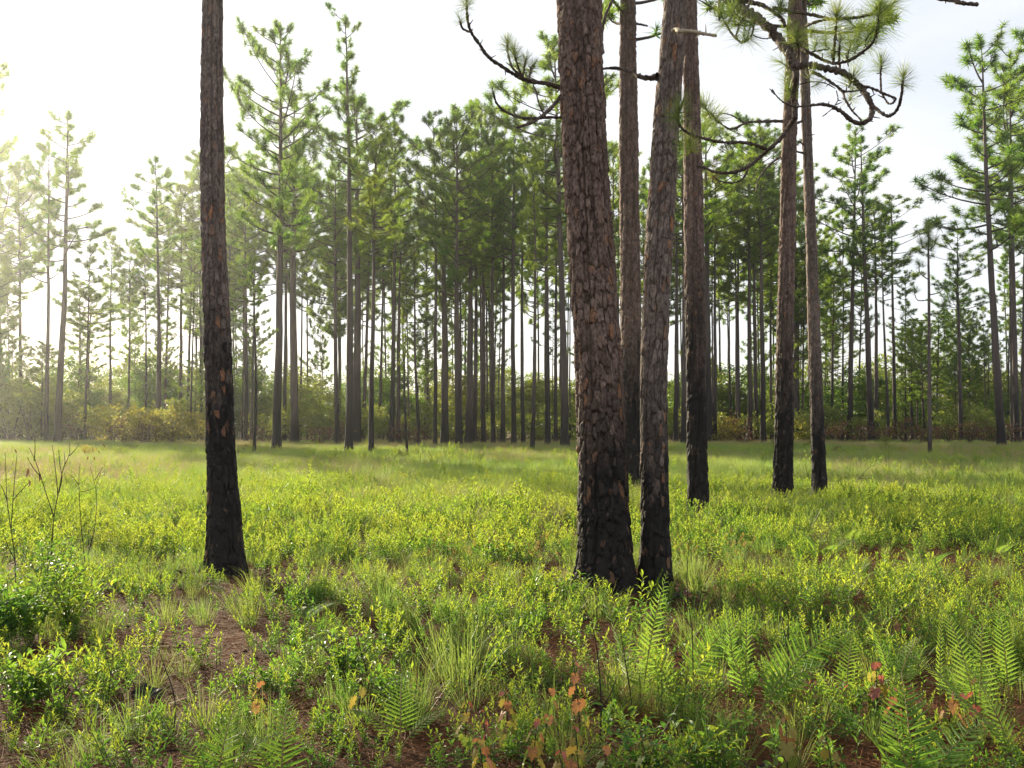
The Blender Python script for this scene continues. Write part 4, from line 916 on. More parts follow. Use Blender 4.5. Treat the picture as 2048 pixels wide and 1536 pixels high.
def scatter(name, pts, scl, rot, var, sources, label=None):
    """one mass of plants nobody could count: points carrying copies of plants that stand in the scene"""
    me = bpy.data.meshes.new(name); me.from_pydata([tuple(p) for p in pts], [], [])
    a = me.attributes.new('scl', 'FLOAT', 'POINT'); a.data.foreach_set('value', np.asarray(scl, np.float32))
    a = me.attributes.new('rot', 'FLOAT_VECTOR', 'POINT'); a.data.foreach_set('vector', np.asarray(rot, np.float32).ravel())
    a = me.attributes.new('var', 'INT', 'POINT'); a.data.foreach_set('value', np.asarray(var, np.int32))
    o = link(name, me); o['kind'] = 'stuff'
    if label: o['label'] = label
    ng = bpy.data.node_groups.new(name, 'GeometryNodeTree')
    ng.interface.new_socket('Geometry', in_out='INPUT', socket_type='NodeSocketGeometry'); ng.interface.new_socket('Geometry', in_out='OUTPUT', socket_type='NodeSocketGeometry')
    n, l = ng.nodes, ng.links; gi, go = n.new('NodeGroupInput'), n.new('NodeGroupOutput'); jn = n.new('GeometryNodeJoinGeometry')
    def nat(nm, ty):
        q = n.new('GeometryNodeInputNamedAttribute'); q.data_type = ty; q.inputs['Name'].default_value = nm; return q.outputs['Attribute']
    e2r = n.new('FunctionNodeEulerToRotation'); l.new(nat('rot', 'FLOAT_VECTOR'), e2r.inputs[0])
    sc, vr = nat('scl', 'FLOAT'), nat('var', 'INT')
    for k, objs in enumerate(sources):
        cmp = n.new('FunctionNodeCompare'); cmp.data_type = 'INT'; cmp.operation = 'EQUAL'
        l.new(vr, cmp.inputs[2]); cmp.inputs[3].default_value = k
        for ob in objs:
            oi = n.new('GeometryNodeObjectInfo'); oi.inputs['Object'].default_value = ob; oi.inputs['As Instance'].default_value = True; oi.transform_space = 'ORIGINAL'
            ip = n.new('GeometryNodeInstanceOnPoints')
            l.new(gi.outputs[0], ip.inputs['Points']); l.new(cmp.outputs[0], ip.inputs['Selection']); l.new(oi.outputs['Geometry'], ip.inputs['Instance'])
            l.new(e2r.outputs[0], ip.inputs['Rotation']); l.new(sc, ip.inputs['Scale']); l.new(ip.outputs[0], jn.inputs[0])
    l.new(jn.outputs[0], go.inputs[0])
    md = o.modifiers.new('plants', 'NODES'); md.node_group = ng
    return o

# low shrubs: the 300 that show largest are plants of their own, the rest one mass
x, y = sample(130000, 4.1, 60, 1.2, .92)
thick = sstep(10.2, 12.5, y)                      # the clearing beyond the foot of the first pines is dense
leftw = sstep(5, -2, x - y * .05)
d = gapmask(x, y) * (.46 + .55 * sstep(.42, .62, fbm(x * .9, y * .7, 31)) + .95 * (1 - sstep(8.5, 11.0, y)) + thick * (.22 + .5 * leftw) * (.15 + 1.5 * sstep(.34, .66, fbm(x * .55 + 3, y * .40, 37, 4)))) * (1 - .94 * sstep(18, 31, y))
d *= 1 - .35 * sstep(4.5, 5.5, 10 - y)
k = rs.random(len(x)) < d * .62
x, y = x[k], y[k]
o = np.argsort(np.hypot(x, y)); x, y = x[o], y[o]
z = gz(x, y); N = len(x)
var = rs.integers(0, 4, N)
redz = (np.abs(x - 1.2 - (y - 11) * .02) < 2.2) & (y > 9.3) & (y < 13.5) & (rs.random(N) < .28); var[redz] = 4
near_b = (y < 8.5) & (rs.random(N) < .62); var[near_b] = np.where(rs.random(N) < .55, 5, 2)[near_b]; dull = (x > .12 * y) & (y > 8.5) & (rs.random(N) < .45); var[dull] = 2
scl = rs.uniform(.5, 1.15, N) * (.85 + .25 * thick[k][o]) * (.58 + .72 * fbm(x * .8 + 8, y * .6, 61)) * np.where(rs.random(N) < .07, 1.4, 1.0) * (1 + .3 * sstep(25, 40, y)) ; rot = np.stack([rs.normal(size=N) * .12, rs.normal(size=N) * .12, rs.random(N) * 6.28], -1)
view = in_view(x, y, .15)
ids = np.where(view)[0][:300]; first = {}
SLAB = ['low leafy shrub of upright shoots rising from the pine straw', 'low leafy shrub of upright shoots with yellow-green tips in the clearing', 'low spreading shrub of short leafy shoots in the clearing', 'low shrub of few tall leafy shoots in the clearing', 'low shrub with orange-red new shoot tips', 'low broad-leaved shrub in the near undergrowth']
for i in ids:
    v = int(var[i])
    t = thing('low_shrub', SLAB[v], 'shrub', (x[i], y[i], z[i]), tuple(rot[i]), (scl[i],) * 3, 'low leafy shrubs in the clearing, kind %s' % ['one', 'two', 'three', 'four', 'five', 'six'][v])
    a = link('stems', LOW[v][0], t); b = link('leaves', LOW[v][1], t); first.setdefault(v, [a, b])
for v in range(6):
    if v not in first:
        t = thing('low_shrub', SLAB[v], 'shrub', (x[301 + v], y[301 + v], 0)); first[v] = [link('stems', LOW[v][0], t), link('leaves', LOW[v][1], t)]
rest = np.setdiff1d(np.arange(N), ids)
scatter('undergrowth', np.stack([x, y, z], -1)[rest], scl[rest], rot[rest], var[rest], [first[v] for v in range(6)])

# wiregrass
def tuft_grass(p, r, s, v, label, group=None):
    t = thing('grass_tuft', label, 'grass tuft', (p.x, p.y, gz(p.x, p.y).item()), (0, 0, r), (s, s, s), group, GRASS[v]); return t
gt = [tuft_grass(ground_at(752, 1250), 1, .85, 2, 'bright green grass tuft left of the scattered shoots, in front of the charred pine clearing'), tuft_grass(ground_at(915, 1385), 2, 1.0, 2, 'largest grass tuft, dense and dark at its foot, in the near middle'), tuft_grass(ground_at(1035, 1345), 3, .62, 1, 'thin grass tuft just right of the largest grass tuft')]
gt.append(tuft_grass(ground_at(880, 1330), 4, .8, 0, 'loose grass tuft behind the largest grass tuft')); gt.append(tuft_grass(ground_at(650, 1120), 4, .8, 0, 'wispy grass tuft right of the charred pine foot'))
gt.append(tuft_grass(ground_at(930, 1030), 4, .8, 3, 'straw-coloured dry grass tuft in mid clearing, left of the thickest trunk')); gt.insert(5, gt.pop()) if False else None
gt.append(tuft_grass(ground_at(770, 1235), 4, .7, 0, 'small grass tuft touching the bright green one'))
x, y = sample(90000, 10, 96, 4.0, .8)
d = (.30 + .70 * sstep(14, 26, y)) * gapmask(x, y) * (.35 + .9 * fbm(x * .25, y * .12, 41)) * (1 - .5 * sstep(82, 96, y))
k = rs.random(len(x)) < d; x, y = x[k], y[k]
x2, y2 = sample(1500, 4.5, 14, .5); k = rs.random(len(x2)) < .55 * gapmask(x2, y2); x, y = np.concatenate([x, x2[k]]), np.concatenate([y, y2[k]])
N = len(x); pass
scatter('wiregrass', np.stack([x, y, gz(x, y)], -1), rs.uniform(.6, 1.1, N) * np.where(y < 14, .6, 1) * (.80 + .5 * (fbm(x * .35, y * .2, 71) - .3)), np.stack([rs.normal(size=N) * .1, rs.normal(size=N) * .1, rs.random(N) * 6.28], -1), np.where((fbm(x * .12 + 4, y * .06, 77) + rs.random(N) * .35 > .66) & (y > 13), 3, rs.integers(0, 3, N)), [[gt[3]], [gt[2]], [gt[0]], [gt[5]]])

# pine straw on the ground
lit = MB()
x, y = sample(24000, 4.0, 20, .8); z = gz(x, y) + .01
near = (1 - sstep(10, 18, y)) * (1 - sstep(6, 8, np.abs(x))); z = z + near * (fbm(x * 2.2, y * 2.2, 9) - .5) * .07
n = len(x); p = np.repeat(np.stack([x, y, z], -1), 14, 0) + np.stack([rs.normal(size=n * 14) * .10, rs.normal(size=n * 14) * .10, rs.uniform(.0, .035, n * 14)], -1)
a = rs.random(n * 14) * 6.28
leaves(lit, p, np.stack([np.cos(a), np.sin(a), rs.normal(size=n * 14) * .12], -1), np.tile([[0, 0, 1.0]], (n * 14, 1)) + rs.normal(size=(n * 14, 3)) * .4, rs.uniform(.10, .24, n * 14), .0038, NEEDLE1)
n = 5200; x, y = sample(n, 4.0, 16, .6); n = len(x); z = gz(x, y) + .018
for tx, ty, r in TRUNKS[:3]:
    q = 420; a = rs.random(q) * 6.28; rr_ = r * .8 + np.abs(rs.normal(size=q)) * .28; x, y = np.concatenate([x, tx + rr_ * np.cos(a)]), np.concatenate([y, ty + rr_ * np.sin(a)])
z = gz(x, y) + .02 + (1 - sstep(10, 18, y)) * (1 - sstep(6, 8, np.abs(x))) * (fbm(x * 2.2, y * 2.2, 9) - .5) * .07; n = len(x); a = rs.random(n) * 6.28; ln = rs.uniform(.02, .06, n) * np.where(rs.random(n) < .15, 3, 1)
leaves(lit, np.stack([x, y, z], -1), np.stack([np.cos(a), np.sin(a), rs.normal(size=n) * .2], -1), np.tile([[0, 0, 1.0]], (n, 1)) + rs.normal(size=(n, 3)) * .5, ln, np.where(ln > .07, .008, ln * .6), DIAMOND, 1)
so = link('pine_straw', lit.mesh('pine_straw', [M['straw'], M['twig_dark']])); so['kind'] = 'stuff'

# bracken in the right of the clearing
br = [(1700, 1100), (1760, 1060), (1830, 1080), (1900, 1050), (1965, 1075), (1640, 1060), (1720, 1010), (1800, 1000), (1880, 990), (1950, 1000), (2020, 1020), (1600, 1110), (1560, 1060), (1500, 1100), (1640, 1130), (1480, 1040), (1850, 1150), (1990, 1120), (1440, 1090), (1930, 1200), (1780, 1200), (1700, 1180),
      (860, 990), (740, 950), (905, 1010), (1560, 960), (1900, 1250), (820, 1290), (1120, 1215)]
for i, (px, py) in enumerate(br):
    b = ground_at(px, py); s = random.uniform(.75, 1.15) * (1 if py > 1000 else 1.15) * (.7 if py > 1160 else 1)
    t = thing('fern', 'feathery bracken fern among the low growth of the clearing', 'fern', b, (0, 0, random.random() * 6.28), (s, s, s), 'bracken ferns in the clearing', BRACKEN[i % 3])

# the tall ferns in front ---------------------------------------------
def F(px, py): return ground_at(px, py)
D = math.radians
fern_plant(F(1268, 1420), [(.66, D(80), .35, D(150), 24, .10, .22, .9), (.42, D(60), .9, D(175), 16, .08, .3, .3)], 'tall fern leaning left, leftmost of the row of upright ferns in front of the pines', pieces=True)
fern_plant(F(1282, 1425), [(.68, D(80), .25, D(40), 24, .085, .22, 1.1), (.36, D(70), .9, D(-100), 15, .08, .3, .0)], 'tall fern leaning right, crossing the left-leaning fern at its foot', pieces=True)
fern_plant(F(1360, 1420), [(.64, D(68), .8, D(18), 24, .11, .22, .8), (.5, D(70), .9, D(160), 18, .10, .22, -.6)], 'upright fern with bright drooping tip in front of the leaning pine', pieces=True)
fern_plant(F(1475, 1440), [(.60, D(84), .2, D(110), 24, .085, .2, .5)], 'straight upright fern, middle of the front row', pieces=True)
fern_plant(F(1492, 1438), [(.62, D(86), .15, D(70), 26, .075, .18, 1.2)], 'narrow upright fern with pale shiny leaflets, seen edge on', pieces=True)
fern_plant(F(1505, 1450), [(.74, D(60), .85, D(8), 26, .13, .2, .85), (.5, D(62), .8, D(-28), 18, .10, .25, .7), (.5, D(75), .7, D(120), 18, .10, .25, .2)], 'broad arching fern spreading to the right with bright yellow-green leaflets', pieces=True)
fern_plant(F(1830, 1610), [(.55, D(62), .6, D(75), 18, .13, .15, .0), (.52, D(60), .7, D(140), 18, .11, .2, .4), (.5, D(50), .7, D(25), 18, .12, .2, .1), (.34, D(70), .5, D(100), 14, .10, .2, 0)], 'large toothed fern at the lower right, nearest to the viewer', pieces=True)
fern_plant(F(1960, 1480), [(.60, D(78), .5, D(100), 22, .11, .2, .3), (.55, D(74), .4, D(60), 20, .10, .2, .6), (.5, D(66), .8, D(140), 18, .10, .25, .1)], 'tall fern group with dark green fronds by the right edge')
fern_plant(F(1880, 1430), [(.56, D(86), .5, D(60), 24, .06, .15, 1.3)], 'single narrow upright fern frond curling at its tip, on the right')
fern_plant(F(2040, 1560), [(.5, D(72), .5, D(120), 18, .12, .2, .2), (.5, D(66), .7, D(160), 18, .11, .2, .0)], 'fern cut off by the right edge at the bottom')
fern_plant(F(2020, 1420), [(.55, D(80), .4, D(80), 22, .09, .2, .5), (.5, D(70), .7, D(150), 18, .09, .2, .1)], 'dark fern behind the right edge ferns')
fern_plant(F(560, 1590), [(.36, D(72), .5, D(95), 17, .10, .15, .1), (.34, D(60), .8, D(150), 15, .09, .2, 0)], 'bright green fern at the bottom edge, right one of two on the left', pieces=True)
fern_plant(F(430, 1600), [(.36, D(75), .5, D(80), 17, .10, .15, .1), (.34, D(64), .8, D(20), 15, .09, .2, 0), (.32, D(60), .7, D(150), 15, .09, .2, 0)], 'bright green fern at the bottom edge, left one of two on the left', pieces=True)
fern_plant(F(800, 1500), [(.34, D(70), .6, D(95), 16, .09, .2, .1), (.3, D(55), .9, D(20), 14, .08, .2, 0), (.3, D(55), .9, D(160), 14, .08, .2, 0)], 'fern with spreading fronds left of the maple seedlings')
fern_plant(F(590, 1255), [(.36, D(45), .7, D(25), 18, .12, .25, 0), (.3, D(40), .8, D(80), 15, .10, .3, 0)], 'pale sunlit fern in front of the charred pine')
fern_plant(F(460, 1200), [(.36, D(35), .8, D(150), 16, .08, .25, 0)], 'small fern at the foot of the charred pine')
fern_plant(F(1690, 1440), [(.45, D(75), .6, D(60), 20, .08, .2, .3), (.4, D(65), .8, D(130), 18, .08, .2, 0), (.4, D(60), .9, D(-10), 16, .08, .2, 0)], 'fine-leaved fern between the arching fern and the right edge ferns')
fern_plant(F(1790, 1400), [(.5, D(78), .6, D(120), 22, .08, .2, .4), (.42, D(65), .8, D(40), 18, .09, .2, 0)], 'dark feathery fern behind the large toothed fern')

# maple seedlings ------------------------------------------------------
def maple_mesh(mat, seed):
    rng = np.random.default_rng(seed)
    ang = np.radians([-90, -62, -40, -28, -12, 2, 14, 30, 46, 58, 72, 90]); rad = np.array([.10, .42, .52, .62, .44, .68, .60, .50, .92, .70, .78, 1.10])
    rt = [(r * math.cos(a), r * math.sin(a)) for a, r in zip(ang, rad)]; lf = [(-x_, y_) for x_, y_ in rt[-2:0:-1]]
    rim = np.array([(x_ * rng.uniform(.92, 1.06), y_) for x_, y_ in rt + lf]); rim[:, 1] += .12
    V = np.concatenate([[[0, .25, 0]], np.concatenate([rim, (-.22 * np.abs(rim[:, :1]) ** 1.3 - .10 * np.clip(rim[:, 1:], 0, 2) ** 2 + rng.normal(size=(len(rim), 1)) * .025)], 1)])
    n = len(rim); k = np.arange(n); mb = MB(); mb.add(V, np.stack([np.zeros(n, int), 1 + k, 1 + (k + 1) % n], -1))
    V2, Fc = tube_arrays([[0, .05, 0], [0, -.35, .02], [0, -.8, .12]], [.022, .02, .02], 3, False); mb.add(V2, Fc, 1)
    return mb.mesh('maple_leaf', [M[mat], M['maple_red']])
MAPLE = {c: [maple_mesh('maple_' + c, 900 + i) for i in range(2)] for c in ('green', 'yellow', 'orange', 'red')}
def maple(px, py, h, cols, label, size=.052, seed=0):
    rng = random.Random(seed); b = ground_at(px, py); t = thing('maple_seedling', label, 'maple seedling', b)
    ln = (rng.uniform(-.04, .04), rng.uniform(-.04, .04))
    P = [np.array([ln[0] * s * s, ln[1] * s * s, h * s]) for s in np.linspace(0, 1, 5)]
    mb = MB(); V, Fc = tube_arrays(P, np.linspace(.004, .0018, 5), 4, False); mb.add(V, Fc); link('stem', mb.mesh('seedling_stem', M['twig_dark']), t)
    az = rng.random() * 6
    cols = cols[:4] + cols[2:] if len(cols) > 5 else cols; size *= .82
    n = len(cols)
    for i, c in enumerate(cols):       # from the tip down, in opposite pairs
        s = 1 - .82 * (i // 2) / max(1, (n - 1) // 2) ; az += math.pi if i % 2 else math.pi / 2
        p = np.array([ln[0] * s * s, ln[1] * s * s, h * s]); a = az + rng.uniform(-.4, .4)
        sz = size * (.55 + .6 * min(1, (i // 2) * .5)) * rng.uniform(.85, 1.15)
        dr = .95 + .25 * min(1, i / 3) + rng.uniform(-.3, .3)
        y = Vector((math.cos(a) * math.cos(dr), math.sin(a) * math.cos(dr), -math.sin(dr))); up = Vector((0, 0, 1)); xx = y.cross(up).normalized(); zz = xx.cross(y)
        m = Matrix((xx, y, zz)).transposed().to_4x4() @ Euler((0, rng.uniform(-.4, .4), 0)).to_matrix().to_4x4()
        pet = sz * .7
        l = link('leaf', MAPLE[c][i % 2], t, tuple(p + np.array([math.cos(a), math.sin(a), .25]) * pet), m.to_euler(), (sz,) * 3)
        if c in ('red', 'orange'): l['label'] = {'red': 'red young leaf', 'orange': 'orange young leaf'}[c]
R_, O_, Y_, G_ = 'red', 'orange', 'yellow', 'green'
maple(1160, 1490, .40, [R_, R_, O_, O_, O_, O_, Y_, Y_, G_, G_], 'tallest maple seedling, red at the tip and orange below, right of the near middle', .052, 1)
maple(1090, 1500, .28, [O_, O_, O_, G_, G_, G_, G_, G_], 'maple seedling with an orange top leaf, just left of the tallest seedling', .055, 2)
maple(1018, 1510, .30, [R_, R_, Y_, O_, Y_, G_, Y_, G_, G_, G_], 'maple seedling with a pink-red tip above yellow leaves', .050, 3)
maple(972, 1510, .22, [R_, R_, R_, R_, O_, G_], 'small maple seedling with only red tips, between two yellow-leaved ones', .030, 4)
maple(930, 1520, .26, [R_, Y_, Y_, Y_, G_, G_, G_, G_], 'maple seedling with yellow-green leaves and a dark red tip, leftmost of the near row', .050, 5)
maple(1065, 1570, .27, [R_, O_, Y_, O_, Y_, G_, G_, G_], 'maple seedling with drooping dull orange and yellow leaves in the near row', .058, 6)
maple(1157, 1570, .26, [R_, R_, Y_, Y_, G_, O_, G_, G_], 'maple seedling with red tip over yellow, straight below the tallest seedling', .046, 7)
maple(968, 1600, .24, [O_, Y_, O_, Y_, G_, Y_, G_, G_, G_], 'yellow and green maple seedling at the bottom edge, left of the near row', .060, 8)
maple(1125, 1620, .24, [R_, R_, O_, Y_, G_, G_, G_, G_], 'maple seedling with a pink tip at the bottom edge under the near row', .060, 9)
maple(1210, 1600, .22, [O_, O_, G_, G_, G_, G_], 'greenish maple seedling with two orange leaves at the bottom edge', .055, 10)
maple(1756, 1450, .32, [R_, R_, R_, Y_, G_, Y_, G_, G_], 'maple seedling with a pale red tip, behind the large toothed fern', .065, 11)
maple(1790, 1490, .28, [R_, O_, O_, O_, G_, Y_, G_, G_], 'maple seedling with one scarlet and several orange leaves by the toothed fern', .055, 12)
maple(1708, 1450, .20, [R_, R_, R_, G_, G_], 'short maple seedling with hanging red leaves, left of the toothed fern', .040, 13)
maple(1640, 1470, .27, [O_, O_, Y_, Y_, G_, Y_], 'thin maple seedling with orange leaves between the arching and toothed ferns', .042, 14)
maple(1895, 1490, .26, [R_, R_, O_, O_, G_, G_, G_], 'maple seedling with red tip and tan leaves, right of the toothed fern', .060, 15)
maple(1955, 1500, .34, [R_, R_, R_, R_, R_, O_, G_, G_], 'dark red-leaved seedling near the right edge', .046, 16)
maple(1575, 1560, .27, [Y_, O_, Y_, O_, G_, G_, G_], 'faded tan maple seedling below the arching fern', .058, 17)
maple(1668, 1600, .26, [Y_, O_, Y_, Y_, G_, G_], 'pale yellow maple seedling at the bottom edge, left of the toothed fern', .058, 18)
maple(512, 1470, .26, [O_, O_, Y_, O_, Y_, G_, G_], 'maple seedling with orange-yellow drooping leaves, alone on the left', .058, 19)
maple(714, 1460, .26, [Y_, Y_, Y_, G_, G_, G_, G_], 'yellow-green maple seedling left of the spreading fern', .058, 20)
maple(1300, 1600, .24, [G_, Y_, G_, G_, G_, G_], 'green maple seedling at the bottom edge, right of the seedling row', .060, 21)

# big-leaved bay plant ---------------------------------------------------
def lance_mesh(mat):
    mb = MB(); V, Fc = LANCE; V = V * np.array([.36, 1, 1.0]); mb.add(V, Fc); return mb.mesh('large_leaf', M[mat])
BAY, OAKL, BAYD = lance_mesh('bay'), lance_mesh('oak_brown'), lance_mesh('leaf')
def bay(px, py, h, stems, label, ll, mesh, seed, nleaf=6, cat='shrub'):
    rng = random.Random(seed); b = ground_at(px, py); t = thing('large_leaved_plant', label, cat, b)
    for k in range(stems):
        a = rng.random() * 6.28; r = .10 if stems > 1 else 0; top = np.array([math.cos(a) * r, math.sin(a) * r, h * rng.uniform(.75, 1.05)])
        mb = MB(); V, Fc = tube_arrays(spline([[0, 0, 0], list(top * [.4, .4, .55]), list(top)], 3), np.linspace(.006, .003, 7), 4, False); mb.add(V, Fc); link('stem', mb.mesh('plant_stem', M['stem']), t)
        for i in range(nleaf):
            az = i * 2.4 + rng.random(); el = rng.uniform(.25, 1.0) if i > 1 else 1.2; s = 1 - .5 * i / nleaf; p = top * s
            y = Vector((math.cos(az) * math.cos(el), math.sin(az) * math.cos(el), math.sin(el))); x_ = y.cross(Vector((0, 0, 1))).normalized(); z_ = x_.cross(y)
            link('leaf', mesh, t, tuple(p), Matrix((x_, y, z_)).transposed().to_euler(), (ll * rng.uniform(.8, 1.1),) * 3)
    return t
bay(1055, 1212, .24, 3, 'plant with large bright green leaves left of the thickest trunk', .145, BAY, 1, 6)
def bush_mesh(seed, rx, h, n, ll, mats):
    rng = np.random.default_rng(seed); mb = MB(); st = MB(); k = 12
    tips = np.stack([rng.normal(size=k) * rx * .55, rng.normal(size=k) * rx * .55, h * rng.uniform(.5, 1.0, k)], -1)
    for q in range(k):
        P = spline([[0, 0, 0], list(tips[q] * [.35, .35, .5]), list(tips[q])], 4); V, Fc = tube_arrays(P, np.linspace(.007, .002, len(P)), 4, False); st.add(V, Fc)
        m = n // k; t = rng.uniform(.2, 1, m); p = np.stack([np.interp(t, np.linspace(0, 1, len(P)), P[:, c]) for c in range(3)], -1) + rng.normal(size=(m, 3)) * .045
        d = norm(rdir(rng, m) * [1, 1, .5] + [0, 0, .45]); yg = rng.random(m) < .2 + .3 * (t > .85)
        for msk, mi in ((~yg, 0), (yg, 1)):
            if msk.any(): leaves(mb, p[msk], d[msk], (rdir(rng, m) * .5 + [0, 0, 1])[msk], ll * rng.uniform(.6, 1.15, msk.sum()), ll * .36 * rng.uniform(.8, 1.1, msk.sum()), LANCE, mi)
    return mb.mesh('bush_leaves', [M[x_] for x_ in mats]), st.mesh('bush_stems', M['stem'])
for i, (px, py, rx, h, n, ll, lab) in enumerate([(62, 1285, .34, .62, 480, .085, 'full dark green bush at the left edge, bare burnt stems rising from it'), (135, 1270, .26, .50, 320, .075, 'smaller green bush just right of the left edge bush'), (10, 1300, .30, .52, 360, .10, 'broad-leaved bush cut off by the left edge'),
        (95, 1215, .34, .60, 420, .07, 'lighter green bush behind the left edge bush'), (40, 1420, .24, .34, 260, .08, 'low leafy bush in the lower left corner'), (690, 1375, .22, .34, 300, .06, 'dense leafy bush left of the largest grass tuft'), (800, 1440, .20, .30, 260, .06, 'round green bush just left of the near middle, behind the spreading fern'),
        (1290, 1560, .22, .26, 260, .06, 'low broad-leaved bush at the bottom, right of the seedling row'), (1420, 1580, .24, .26, 280, .07, 'dark leafy bush at the bottom below the front fern row'), (1150, 1225, .20, .28, 240, .06, 'leafy bush against the foot of the thickest trunk, on its left')]):
    lv, st = bush_mesh(950 + i, rx, h, n, ll, ('leaf', 'leaf' if px < 100 else 'leaf_young'))
    t = thing('bush', lab, 'bush', ground_at(px, py)); link('leaves', lv, t); link('stems', st, t)

# burnt bare twigs ---------------------------------------------------------
def twigs(px, py, polys, label, r=.007, leaves_=(), name='burnt_shrub', cat='dead shrub', mat='twig_dark'):
    b = ground_at(px, py); t = thing(name, label, cat, b); mb = []
    for k, pl in enumerate(polys):
        n = len(pl); m = MB(); dpt = (k % 3 - 1) * .18
        P = [np.array(at(x_, y_, b.y + dpt * i / max(1, n - 1))) - np.array(b) for i, (x_, y_) in enumerate(pl)]
        Ps = spline(P, 4); V, Fc = tube_arrays(Ps, np.linspace(r * (.7 if k == 0 else .55), r * .25, len(Ps)), 5, True, .1, k); m.add(V, Fc); link('stem', m.mesh('burnt_stem', M[mat]), t)
    for (x_, y_, s, dx, dz) in leaves_:
        y = Vector((dx, random.uniform(-.3, .3), dz)).normalized(); xx = y.cross(Vector((0.3, 1, .2))).normalized(); zz = xx.cross(y)
        link('dead_leaf', OAKL, t, tuple(np.array(at(x_, y_, b.y)) - np.array(b)), Matrix((xx, y, zz)).transposed().to_euler(), (s,) * 3)
    return t
twigs(100, 1180, [[(100, 1178), (103, 1100), (108, 1034), (118, 980), (126, 940), (138, 910), (140, 885)], [(108, 1034), (95, 995), (82, 955), (70, 920), (58, 895)], [(116, 990), (112, 950), (108, 915), (104, 890)], [(82, 955), (66, 935), (55, 915)], [(126, 940), (130, 925), (128, 905)], [(118, 985), (124, 955), (120, 930), (117, 900)], [(68, 922), (70, 900), (69, 870)], [(138, 912), (150, 900), (158, 888)]],
      'bare burnt shrub with forked black stems at the left, a few dead leaves hanging', .009, [(56, 935, .10, -.1, -1), (78, 944, .10, .1, -1), (58, 958, .09, .2, -1)])
twigs(30, 1200, [[(32, 1190), (30, 1120), (22, 1060), (14, 1000), (12, 950), (10, 905)], [(22, 1060), (26, 1000), (30, 950), (34, 910)], [(14, 1000), (4, 975), (-8, 960)], [(26, 1000), (44, 980), (58, 965)], [(30, 1120), (15, 1090), (4, 1060)]], 'bare burnt stems rising from the bush at the left edge', .008, [(28, 898, .06, .5, -.6)])
twigs(172, 1160, [[(172, 1140), (165, 1080), (160, 1020), (158, 960), (160, 928)], [(176, 1110), (190, 1050), (193, 990), (186, 955), (180, 935)], [(160, 984), (178, 980), (192, 972), (202, 945)], [(158, 970), (146, 955), (138, 948)], [(190, 960), (200, 944), (206, 935)]], 'pair of thin burnt stems crossing between the bare forked shrub and the charred pine', .007,
      [(168, 900, .05, .3, -.8), (176, 912, .05, -.3, -.8), (184, 896, .05, .4, -.8), (196, 900, .05, .5, -.8), (205, 888, .05, .4, -.5), (188, 912, .05, .1, -1)])
twigs(205, 1190, [[(150, 1235), (175, 1190), (210, 1172), (240, 1162), (262, 1140)], [(170, 1196), (180, 1180), (196, 1160)]], 'thin bare twig bending right out of the left bush', .005)
twigs(1385, 1440, [[(1388, 1430), (1386, 1340), (1384, 1260), (1376, 1200), (1374, 1150), (1378, 1080), (1375, 1040)], [(1386, 1260), (1366, 1230), (1352, 1205)]], 'tall thin dark dead stem right of the paired trunks, rising between the ferns', .005)
twigs(1268, 1440, [[(1268, 1445), (1258, 1370), (1244, 1280), (1238, 1250)]], 'straight thin dark dead stem leaning left among the tall ferns', .005)
twigs(1200, 1500, [[(1200, 1510), (1202, 1400), (1194, 1300), (1185, 1255)], [(1202, 1420), (1220, 1390), (1232, 1360)]], 'dark dead stem just right of the tallest maple seedling', .007)
twigs(1580, 1430, [[(1578, 1430), (1576, 1300), (1575, 1220), (1558, 1195), (1548, 1180)], [(1575, 1230), (1590, 1218)], [(1576, 1300), (1566, 1250), (1560, 1215)]], 'forked dark dead stem behind the arching fern', .006)
twigs(730, 1440, [[(745, 1440), (735, 1350), (718, 1290), (712, 1262)]], 'dark dead stem left of the largest grass tuft', .005)
twigs(342, 1480, [[(346, 1480), (350, 1400), (328, 1330), (318, 1300)]], 'dark dead stem beside the charred root', .006)
twigs(220, 1420, [[(216, 1400), (222, 1350), (226, 1300)], [(222, 1350), (212, 1310)]], 'thin dead stems in the straw on the left', .005)
twigs(150, 1480, [[(128, 1470), (130, 1400), (122, 1340)], [(128, 1440), (146, 1380)]], 'thin dead stems at the lower left', .005)
twigs(1690, 985, [[(1690, 982), (1705, 970), (1722, 952), (1735, 938), (1747, 930)], [(1718, 955), (1732, 958), (1747, 955)]], 'fallen bare branch lying forked in the grass on the right', .014, name='fallen_branch', cat='fallen branch')
twigs(1626, 968, [[(1628, 978), (1618, 952), (1611, 935), (1610, 922)]], 'dark curved twig leaning left beside the slender pale pine', .016)
twigs(1630, 972, [[(1632, 980), (1640, 952), (1650, 935), (1653, 930)]], 'dark twig crossing the foot of the slender pale pine', .012)
twigs(1775, 950, [[(1773, 945), (1772, 920), (1768, 905)], [(1777, 945), (1778, 915), (1777, 900)]], 'short pair of dead stalks in the grass on the right', .012)
twigs(484, 920, [[(476, 915), (476, 860), (480, 815)]], 'scorched oak sprout with hanging brown leaves right of the charred pine', .010,
      [(482, 905, .22, .3, -1), (484, 895, .22, .8, -.5), (478, 900, .20, -.4, -1), (486, 905, .22, .6, -.9), (476, 880, .16, .4, .5), (480, 830, .2, .3, .8), (474, 835, .16, -.2, .9), (488, 890, .2, 1, -.3)], 'oak_sprout', 'oak sprout')
twigs(1400, 1020, [[(1402, 1020), (1408, 1000), (1418, 985)]], 'thin pale twig against the foot of the straight blackened pine', .008, mat='stem')
